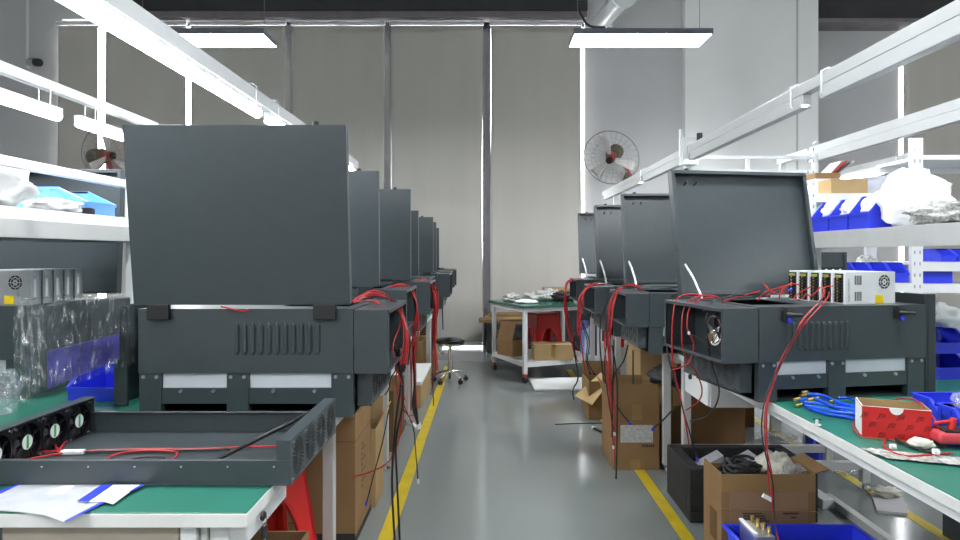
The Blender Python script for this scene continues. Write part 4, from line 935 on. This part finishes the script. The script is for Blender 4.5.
# ---------------------------------------------------------------- under the right benches, far to near
t = thing('parts_cabinet', 'grey low cabinet under the last right bench', 'cabinet', (1.12, 6.0, .001)); MB().box(0, .6, 0, .45, 0, .42).build('body', 'grey_metal', t, bevel=.004); MB().box(.03, .57, -.008, 0, .03, .39).build('door', 'grey_metal', t)
stack_bin('red bin on the grey low cabinet under the last right bench', 1.13, 6.02, .422, 0, .15, .2, .16, 'red', None)
t = thing('glove_pack', 'tall white and blue pack at the right end of the rolling table shelf', 'package', on(.735, .10, .207), yt); MB().box(.03, .075, 0, .06, 0, .33).build('core', 'paper', t, bevel=.004); MB().box(0, .03, .01, .05, .03, .32).box(.075, .10, .01, .05, .03, .32).build('side', 'blue_l', t)
carton('large pale carton under the second right bench, behind the hanging red wires', 1.10, 1.70, 4.62, 5.08, .655, 0, 'carton_l')
t = carton('small open carton with a flap hanging out over the right lane line', .79, 1.02, 5.02, 5.38, .30, 0, 'carton', 0, True, (('b', .2, .1), ('r', -.3, .12)))
inv = loc_m(t).inverted(); q = [inv @ P(*k) for k in ((601, 373, 5.2), (609, 383, 5.02), (592, 405, 4.9), (575, 396, 5.15))]
b = MB(); b.prism(q, (.0, .006, .004)); lab(b.build('flap', 'carton_l', t), 'pale flap sticking out')
t = carton('brown open carton with a grey label, beside the white bench legs at right', .757, 1.03, 3.85, 4.25, .395, 0, 'carton', 0, True, (('f', -.12, .12), ('l', .35, .1), ('b', .2, .1)))
b = MB(); b.box(.04, .235, -.0012, 0, .165, .27); b.build('label', 'label', t); b = MB()
for k in range(6): b.box(.17 + k * .013, .179 + k * .013, -.0014, 0, .138, .152)
b.build('print', 'print_black', t); MB().box(.10, .16, -.0013, 0, 0, .06).build('tape', 'tape', t); MB().box(.11, .17, -.0013, 0, .30, .39).build('tape', 'tape', t)
t = carton('narrow dark carton between the two white bench legs at right', 1.115, 1.25, 4.0, 4.3, .45, 0, 'carton_d')
blob('black_bag', 'black bag lying on the narrow dark carton under the second right bench', 'bag', (1.18, 4.15, .51), (.14, .13, .06), 'black', .35, 4, -.046)
carton('brown carton under the right bench, above the black foam crate', 1.27, 1.60, 3.98, 4.3, .56, 0, 'carton_d')
carton('small brown carton on the floor beyond the black foam crate', 1.86, 2.0, 4.8, 5.1, .33, 0, 'carton_d')
blob('film_scrap', 'scrap of clear film on the floor beyond the brown cartons', 'scrap', G(778, 440) + Vector((0, 0, .02)), (.14, .1, .02), 'film2', .6, 6, -.018)
blob('film_scrap', 'scrap of clear film on the floor beside the bench foot', 'scrap', G(846, 474) + Vector((0, 0, .022)), (.07, .05, .02), 'film2', .6, 6, -.018, None, 4.)
# foam crate
t = thing('foam_crate', 'black foam crate with grey brackets inside, on the floor at right', 'crate', (.975, 3.09, .001)); T = .06; W, D, H = .62, .40, .262
b = MB(); b.box(0, W, 0, D, 0, .05); b.box(0, W, 0, T, .05, H); b.box(0, W, D - T, D, .05, H); b.box(0, T, T, D - T, .05, H); b.box(W - T, W, T, D - T, .05, H); b.build('body', 'foam_black', t, bevel=.006)
M['bracket'] = mat('lilac grey bracket paint', (.4, .4, .44), .4)
for k, (x, y) in enumerate(((1.09, 3.3), (1.26, 3.3), (1.375, 3.30))):
    o = MB(); o.prism([(0, 0, 0), (.10, 0, 0), (.10, 0, .18), (0, 0, .12)], (0, .006, 0)); o.prism([(0, 0, .12), (.10, 0, .18), (.10, .10, .18), (0, .10, .12)], (0, 0, .006)); o.box(.096, .102, .0, .10, 0, .18)
    o = o.build('metal_bracket', 'bracket'); o.location = (x, y, .052); o.rotation_euler.z = .03 * k; o.scale = (1.25, 1, 1.12); tag(o, ['leftmost grey bracket in the black foam crate', 'middle grey bracket in the black foam crate', 'right grey bracket in the black foam crate'][k], 'bracket', 'brackets in the foam crate')
# carton of black cables
t = carton('open brown carton full of black cables and foam bits, at the lower right', .93, 1.305, 2.55, 2.76, .42, 0, 'carton', 0, True, (('r', 1.3, .06),), hs={'back': .40})
b = MB(); b.box(.03, .345, -.0012, 0, .10, .35, 0); MB().box(.0, .375, -.0006, 0, .352, .419).build('tape', 'tape', t); b.build('paper_panel', mat('faded carton label', (.30, .18, .10), .75), t)
b = MB()
for k in range(4):
    for j in range(9 + k): b.box(.085 + j * .0085 + (k % 2) * .004, .0915 + j * .0085 + (k % 2) * .004, -.002, 0, .262 - k * .010, .268 - k * .010)
for j in range(9): b.box(.245 + j * .007, .2505 + j * .007, -.002, 0, .262, .269)
for j in range(3): b.box(.278 + j * .007, .2835 + j * .007, -.002, 0, .246, .253)
b.build('print', 'print_black', t)
b = MB(); b.box(-.0012, .0, .05, .13, .13, .25, 0); b.box(-.0012, 0, .03, .12, .03, .09, 1); b.build('side_print', ['carton_d', 'print_red'], t)
wire(t, [Vector((.93 + .0, 2.548, .285)), Vector((1.1, 2.546, .283)), Vector((1.306, 2.546, .275))], .0018, 'tape', 'string')
b = MB()
cab = MB()
for k in range(16):
    a = random.random() * 6; c = Vector((1.0 + .06 * random.random() + .02, 2.65 + random.uniform(-.03, .03), .40 + random.uniform(-.01, .03)))
    pts = [c + Vector((.055 * math.cos(a + i * .9) * (1 + .3 * math.sin(i + k)), .05 * math.sin(a + i * .9), .016 * math.sin(i * 1.7 + k))) for i in range(8)]
    cab.tube(spline(pts, 5), .0075, 6)
o = cab.build('cable_coil', 'black'); tag(o, 'tangle of black cables in the open brown carton at lower right', 'cables')
blob('foam_bag', 'bag of cream foam bits in the open brown carton at lower right', 'bag', (1.19, 2.66, .39), (.085, .08, .075), 'foam_bits', .35, 6, -.06)
blob('film_bag', 'clear film bag in the right corner of the cable carton', 'bag', (1.235, 2.60, .412), (.055, .035, .03), 'film2', .5, 6)
# blue tote
tote('large shallow blue tote on the floor at the bottom edge', .90, 1.41, 1.92, 2.46, .262)
t = thing('valve_block', 'grey metal block with brass studs in the blue tote', 'block', (.945, 2.265, .008)); MB().box(0, .072, 0, .14, 0, .292).build('body', 'alu', t, bevel=.003)
MB().box(-.003, .012, .0, .14, .292, .300).build('edge_plate', 'white_metal', t)
for k in range(4): MB().cyl((.04 + k * .008, .12 - k * .03, .292), (.04 + k * .008, .12 - k * .03, .317), .007, n=10).build('stud', 'brass', t)
t = thing('valve_block', 'low grey metal plates in the middle of the blue tote', 'block', (1.10, 2.05, .008)); MB().box(0, .24, 0, .22, 0, .262).box(.02, .16, .03, .2, .262, .275).build('body', 'alu', t, bevel=.003)
# floor bits right
t = thing('steel_bar', 'long grey steel bar lying on the floor under the right bench', 'bar', (1.765, 2.2, .001)); MB().box(0, .04, 0, 1.17, 0, .04).build('bar', 'grey_metal', t, bevel=.003); MB().box(-.06, .0, 1.06, 1.22, 0, .045).build('end_bracket', 'white_metal', t)
pl = [G(871, 495), G(902, 498), G(908, 516), G(877, 513)]
o = MB().prism([p + Vector((0, 0, .001)) for p in pl], (0, 0, .012)).build('grey_tile', 'wall_grey'); tag(o, 'square grey sheet on the floor with crumpled paper on it', 'sheet')
blob('paper_scrap', 'crumpled pale paper on the square grey floor sheet', 'paper', G(887, 498) + Vector((0, 0, .032)), (.07, .05, .022), 'foam_bits', .6, 5, -.018)
t = thing('dark_case', 'dark metal case on the floor at the bottom right corner', 'case', (2.10, 2.6, .001)); MB().box(0, .3, 0, .36, 0, .16).build('body', 'steel_dark', t, bevel=.004); MB().box(-.003, 0, .05, .08, .05, .08).box(-.003, 0, .2, .23, .05, .08).build('latch', 'chrome', t)
stack_bin('blue bin on the floor beyond the right bench foot', 2.06, 3.99, 0, 0, .08, .17, .14, 'blue')
b = MB(); b.tube(spline([G(555, 425) + Vector((0, 0, .005)), G(580, 424) + Vector((0, 0, .005)), G(612, 424) + Vector((0, 0, .005))]), .004, 6); tag(b.build('floor_cable', 'black_wire'), 'thin dark cable lying across the floor near the right carton', 'cable')
b = MB(); b.tube(spline([G(594, 430) + Vector((0, 0, .012)), G(602, 433) + Vector((0, 0, .01)), G(611, 435) + Vector((0, 0, .01))]), .01, 8); b.cyl(G(592.5, 429.5) + Vector((0, 0, .012)), G(594, 430) + Vector((0, 0, .012)), .013, n=10, m=1); tag(b.build('floor_cable', ['black_wire', 'paper']), 'thick black cable end with a white tip on the floor', 'cable')

# ---------------------------------------------------------------- on the right bench
t = thing('red_box', 'small open red cardboard box on the right bench', 'box', (1.118, 1.913, ZB + .001), math.radians(-22)); W, D, H, T = .176, .125, .095, .003
b = MB(); b.box(0, W, 0, D, 0, T, 1); b.box(0, W, 0, .0015, T, H); b.box(0, W, .0015, T, T, H, 1); b.box(0, W, D - T, D, T, H, 1); b.box(W - T, W, T, D - T, T, H, 1); b.box(0, T, T, D - T, T, H, 1)
b.box(0, W, 0, T, H, H + .0008, 2); b.box(0, T, T, D, H, H + .0008, 2); b.box(W - T, W, T, D, H, H + .0008, 1)
b.build('body', ['red_card', 'carton_l', 'paper'], t); lab(MB().box(-.001, 0, .004, D - .004, .004, H - .004).build('end_label', 'paper', t), 'white end label')
b = MB(); n = 12; b.prism([(W * .5 + .018 * math.cos(PI + PI * i / n), -.001, H + .019 * math.sin(PI + PI * i / n)) for i in range(n + 1)], (0, .001, 0)); b.build('thumb_notch', 'paper', t)
M['print_darkred'] = mat('dark print on red card', (.10, .008, .01), .5)
for r, (z, xs) in enumerate(((.07, (.005, .05, .098, .147)), (.043, (.027, .074, .121, .166)), (.014, (.05, .098, .147)))):
    for x in xs: text('JSI', (x, -.0012, z), (PI / 2, 0, 0), .019, 'print_darkred', t, 'lettering', .0003, .3)
hoses = [([(799, 400), (815, 399), (832, 406), (850, 409), (857, 412)], .776), ([(803, 402), (820, 404), (838, 409), (857, 416)], .768), ([(803, 404), (815, 410), (832, 415), (857, 417)], .757), ([(806, 407), (822, 413), (838, 416), (857, 419)], .757),
         ([(808, 394), (822, 395), (836, 401), (857, 407)], .785), ([(806, 395), (822, 398), (838, 404), (857, 410)], .772), ([(838, 398), (848, 398), (857, 402)], .765), ([(805, 405), (819, 408), (836, 412), (856, 414)], .78)]
hs_ = MB()
for pts, z in hoses: hs_.tube(spline([P(px, py, (HC - z) * F / (py - VY)) for px, py in pts]), .0052, 8)
ht = thing('air_hose', 'bunch of blue air hoses beside the red box on the right bench', 'hose', (1.05, 2.2, ZB)); hv = loc_m(ht).inverted()
hs_.v = [hv @ v for v in hs_.v]; hs_.build('hose', 'blue_tube', ht)
for (px, py, z) in ((797, 400, .776), (805, 393, .785), (803, 396, .77), (799, 406, .757), (811, 400, .79), (818, 399, .77), (833, 402, .78)):
    c = hv @ P(px, py, (HC - z) * F / (py - VY)); MB().cyl(c - Vector((.012, 0, .0)), c + Vector((.012, .004, .004)), .006, n=10).build('fitting', 'brass', ht)
stack_bin('blue bin right of the red box, at the back of the right bench', 1.415, 1.995, ZB, .03, .22, .13, .088, 'blue')
stack_bin('blue bin in front of another blue bin at the right edge', 1.388, 1.855, ZB, 0, .2, .12, .088, 'blue')
blob('film_bag', 'clear plastic bag on the front blue bin at the right edge', 'bag', (1.47, 1.93, .85), (.06, .05, .04), 'film2', .4, 5, -.012)
# multimeter with leads, tools
t = thing('multimeter', 'red cased meter with red test plug at the right edge of the right bench', 'meter', (1.27, 1.80, ZB + .001), -.15); MB().box(0, .17, 0, .075, .012, .045).build('case', mat('pinkish red case', (.6, .06, .08), .4), t, bevel=.012, seg=3); MB().box(.02, .15, .008, .067, .045, .05).build('face', 'black', t)
MB().cyl((.045, .03, .05), (.052, .03, .082), .011, .009, n=12).cyl((.0, .028, .066), (.05, .03, .074), .005, n=8).build('test_plug', 'red', t); MB().cyl((.09, .04, .05), (.095, .04, .068), .012, n=12).build('dial', 'orange', t)
for lx in (.02, .15): MB().box(lx - .01, lx + .01, .02, .055, 0, .012).build('rubber_foot', 'black', t)
def bz(px, py, z=.757): return P(px, py, (HC - z) * F / (py - VY))
b = MB(); b.tube(spline([bz(940, 428, .80), bz(920, 427, .79), bz(902, 430, .775), bz(888, 437), bz(884, 445), bz(892, 452), bz(908, 456), bz(930, 455), bz(952, 453)]), .0032, 6); tag(b.build('test_lead', 'red_wire'), 'red test lead looping in front of the red box', 'cable')
b = MB(); b.tube(spline([bz(856, 420), bz(853, 426), bz(857, 433), bz(864, 435.5), bz(880, 434, .76), bz(900, 431, .765), bz(920, 430, .775)]), .0028, 6); tag(b.build('test_lead', 'red_wire'), 'red lead curling round the left end of the red box', 'cable')
b = MB(); b.tube(spline([bz(896, 399, .85), bz(905, 398, .85), bz(915, 400, .85), bz(925, 408, .84), bz(935, 420, .82), bz(938, 428, .80)]), .0026, 6); tag(b.build('test_lead', 'red_wire'), 'red lead arching over the back of the red box', 'cable')
b = MB(); b.tube(spline([bz(893, 436), bz(900, 442), bz(915, 448), bz(932, 453)]), .004, 6); tag(b.build('tweezers', 'black'), 'black tweezers lying in front of the red meter', 'tool')
blob('foam_pad', 'small cream pad between the red box and red meter', 'pad', bz(921, 443, .765), (.035, .025, .014), 'foam_bits', .3, 4, -.012)
c = bz(925, 458); o = MB(); o.surf(lambda u, v: ((u - .5) * .26 - v * .02, (v - .5) * .09 - (u - .5) * .10, .004 + .006 * abs(noise.noise(Vector((u * 14, v * 6, 2))))), 40, 14); o = o.build('antistatic_bag', 'silver_bag'); o.location = (c.x + .03, c.y, ZB + .001); tag(o, 'flat crinkled silver bag at the front edge of the right bench', 'bag')
for k, (px, py) in enumerate(((893, 447), (936, 456))):
    o = MB().box(-.008, .008, -.006, .006, 0, .014).box(-.004, .004, -.012, -.006, .003, .011).build('white_connector', 'paper', None, bevel=.002); p = bz(px, py); o.location = (p.x, p.y, ZB + (.012 if k else .001)); tag(o, ['white plug on the right bench inside the red lead loop', 'white plug on the silver bag, right end of the right bench'][k], 'connector')
o = MB().box(-.012, .012, -.004, .004, 0, .006).box(-.003, .003, -.004, .004, .006, .02).build('cable_clip', 'paper'); p = bz(806, 424); o.location = (p.x + .035, p.y, ZB + .001); tag(o, 'tiny white clip on the edge of the right bench', 'clip')
o = MB().box(-.012, .012, -.003, .003, 0, .004).build('black_clip', 'black'); p = bz(817, 418); o.location = (p.x, p.y, ZB + .001); tag(o, 'tiny black clip on the green mat of the right bench', 'clip')
# right of the near right machine
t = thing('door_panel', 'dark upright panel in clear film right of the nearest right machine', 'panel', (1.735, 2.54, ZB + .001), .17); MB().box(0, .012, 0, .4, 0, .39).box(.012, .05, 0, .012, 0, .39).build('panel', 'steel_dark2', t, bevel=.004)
b = MB(); b.surf(lambda u, v: (.055 + .03 * u + .012 * noise.noise(Vector((u * 5, v * 8, 3))), -.012 + .3 * u + .02 * noise.noise(Vector((u * 7, v * 9, 5))), .03 + v * (.375 - .04 * u)), 30, 40); lab(b.build('film_wrap', 'film', t), 'clear film')
stack_bin('upper blue bin at the right edge, behind the film wrapped panel', 1.96, 2.80, .862, .1, .16, .2, .10, 'blue'); stack_bin('lower blue bin at the right edge, behind the film wrapped panel', 1.96, 2.80, ZB, .1, .16, .2, .105, 'blue')
blob('plastic_bag', 'white bag on the blue bins at the right edge', 'bag', (2.05, 2.93, 1.02), (.09, .1, .06), 'bag_white', .3, 4, -.05)
for k in range(3):
    o = MB().cyl((-.01, 0, .01), (.012, 0, .01), .009, n=10).cyl((.012, 0, .01), (.022, 0, .01), .006, n=8).build('brass_fitting', 'brass'); o.location = (1.70 + .03 * k, 2.30 + .02 * k, ZB + .001); o.rotation_euler.z = k * 1.1; tag(o, 'loose brass fitting behind the blue bins on the right bench', 'fitting', 'loose brass fittings on the right bench')

# ---------------------------------------------------------------- right shelf over the bench
t = thing('bench_shelf', 'long grey shelf over the right bench, holding blue bins and white bags', 'shelf', (1.80, .8, 0))
L = 2.82; b = MB(); b.box(0, .44, 0, L, 1.385, 1.42); b.box(-.003, .004, 0, L, 1.332, 1.421, 1); b.build('board', ['white_metal', 'grey_metal'], t, bevel=.002)
for y in (.2, L - .06): MB().box(.01, .045, y - .018, y + .018, ZB + .002, 1.385).build('post', 'grey_metal', t)
for k in range(4): stack_bin(['nearest blue bin on the right shelf, beside the silver mesh bag', 'second blue bin on the right shelf from the silver mesh bag', 'third blue bin on the right shelf, partly behind the open lid', 'last blue bin on the right shelf, mostly hidden by the open lid'][k], 1.815, 3.335 + .0 + (k - 0) * .0 + 0, 1.4215, -PI / 2, .19, .165, .165, 'blue') if 0 else None
for k in range(3): stack_bin(['nearest blue bin on the right shelf, beside the silver mesh bag', 'middle blue bin of the right shelf row', 'last blue bin of the right shelf row, by the open lid'][k], 1.812, 3.235 + k * .185 - .02, 1.4215, -PI / 2, .172, .17, .165, 'blue')
for k in range(3): blob('parts_bag', ['white bag heaped in the nearest blue bin on the right shelf', 'white bag in the middle blue bin on the right shelf', 'white bag in the last blue bin on the right shelf'][k], 'bag', (1.90, 3.13 + k * .185, 1.52), (.06, .065, .07), 'bag_white', .4, 6, None, None, k * 2.)
blob('silver_bag', 'silver mesh bag at the front edge of the right shelf', 'bag', (1.915, 2.715, 1.467), (.10, .12, .052), 'silver_bag', .45, 6, -.0445)
blob('plastic_bag', 'tall white plastic bag heap on the right shelf', 'bag', (1.985, 2.97, 1.545), (.17, .09, .145), 'bag_white', .3, 4, -.122)
blob('plastic_bag', 'white plastic bag heap at the right edge on the right shelf', 'bag', (2.06, 2.49, 1.525), (.15, .11, .115), 'bag_white', .35, 4, -.103, None, 6.)

# ---------------------------------------------------------------- storage rack behind
YR = 4.2
t = thing('storage_rack', 'white slotted storage rack behind the right bench', 'rack', (2.08, YR, 0))
for x in (0, .70, 2.48):
    for y in (0, .5):
        b = MB(); b.box(x, x + .075, y, y + .03, 0, 2.06 if y == 0 and x else 1.69); 
        if y == 0:
            for k in range(26):
                for dx in (.02, .055): b.box(x + dx - .004, x + dx + .004, y - .0008, y, .1 + k * .075, .122 + k * .075, 1)
        b.build('upright', ['white_metal', 'cage'], t)
for (x0, x1, z) in ((.075, .70, 1.11), (.775, 2.48, 1.247), (.075, .70, 1.70), (.775, 2.48, 1.95), (.775, 2.48, 1.105), (.075, .70, .35), (.775, 2.48, .35)):
    b = MB(); b.box(x0, x1, 0, .03, z - .06 if z < 1.9 else z - .03, z - .001); b.box(x0, x1, .47, .5, z - .06, z - .001); b.box(x0, x1, .03, .47, z - .02, z - .001); b.build('shelf_level', 'white_metal', t)
for k in range(3): stack_bin(['left blue bin behind the right power supplies', 'middle blue bin behind the right power supplies', 'right blue bin behind the power supplies, against the slotted upright'][k], 2.425 + k * .118, 4.21, 1.111, 0, .105, .2, .13, 'blue')
blob('grey_bag', 'grey bag over the three blue bins behind the power supplies', 'bag', (2.66, 4.48, 1.20), (.1, .06, .085), 'silver_bag', .3, 4, -.07); blob('plastic_bag', 'white bag on the rack, left of the three blue bins', 'bag', (2.34, 4.45, 1.19), (.11, .1, .08), 'bag_white', .3, 4, -.065)
stack_bin('left blue bin on the upper beam right of the slotted upright', 2.99, 4.22, 1.2485, 0, .10, .2, .085, 'blue'); stack_bin('right blue bin on the upper beam right of the slotted upright', 3.10, 4.22, 1.2485, 0, .10, .2, .085, 'blue')
o = MB().box(0, .2, 0, .3, 0, .085).build('flat_bin', 'blue', None, bevel=.004); o.location = (2.88, 4.24, 1.106); tag(o, 'dark blue bin under the rack beam at the right', 'bin')
t = carton('white carton on the top left level of the rack', 2.26, 2.46, 4.42, 4.66, .12, 1.70, 'foam_white', tape=False); t = carton('brown carton on the top left level of the rack, in front', 2.26, 2.50, 4.215, 4.38, .095, 1.70, 'carton_l', 0, True)
t = carton('flat brown carton on the white carton of the rack', 2.27, 2.45, 4.44, 4.62, .04, 1.823, 'carton', tape=False)
t = thing('magazine_stack', 'red and grey leaflets leaning on the top cartons of the rack', 'papers', (2.38, 4.45, 1.865))
for k in range(4): MB().prism([(.02 * k, 0, 0), (.02 * k + .008, 0, 0), (.09 + .03 * k, 0, .085), (.082 + .03 * k, 0, .085)], (0, .16, 0)).build('leaflet', ['wall_grey', 'red', 'steel_dark', 'label'][k], t)
tote('clear pale plastic box on the top level of the rack', 2.50, 2.74, 4.28, 4.56, .12, 1.70, mat('clear pale plastic', (.75, .77, .85), .2, alpha=.5))
carton('white carton on the top beam at the right edge of the rack', 2.92, 3.4, 4.25, 4.6, .10, 1.95, 'foam_white', tape=False) if 0 else None
t = thing('fan_tray', 'dark tray with small black fans on the rack, left of the blue bins', 'tray', (2.165, 4.235, 1.112))
MB().box(0, .21, .03, .036, 0, .20).box(0, .21, 0, .03, 0, .006).box(.20, .21, 0, .03, .006, .20).build('pan', 'steel_dark', t, bevel=.001)
for k in range(4): MB().box(.01 + k * .046, .052 + k * .046, .008, .029, .06, .102).cyl((.031 + k * .046, .006, .081), (.031 + k * .046, .009, .081), .009, n=10, m=1).build('cooling_fan', ['black', 'sticker'], t)
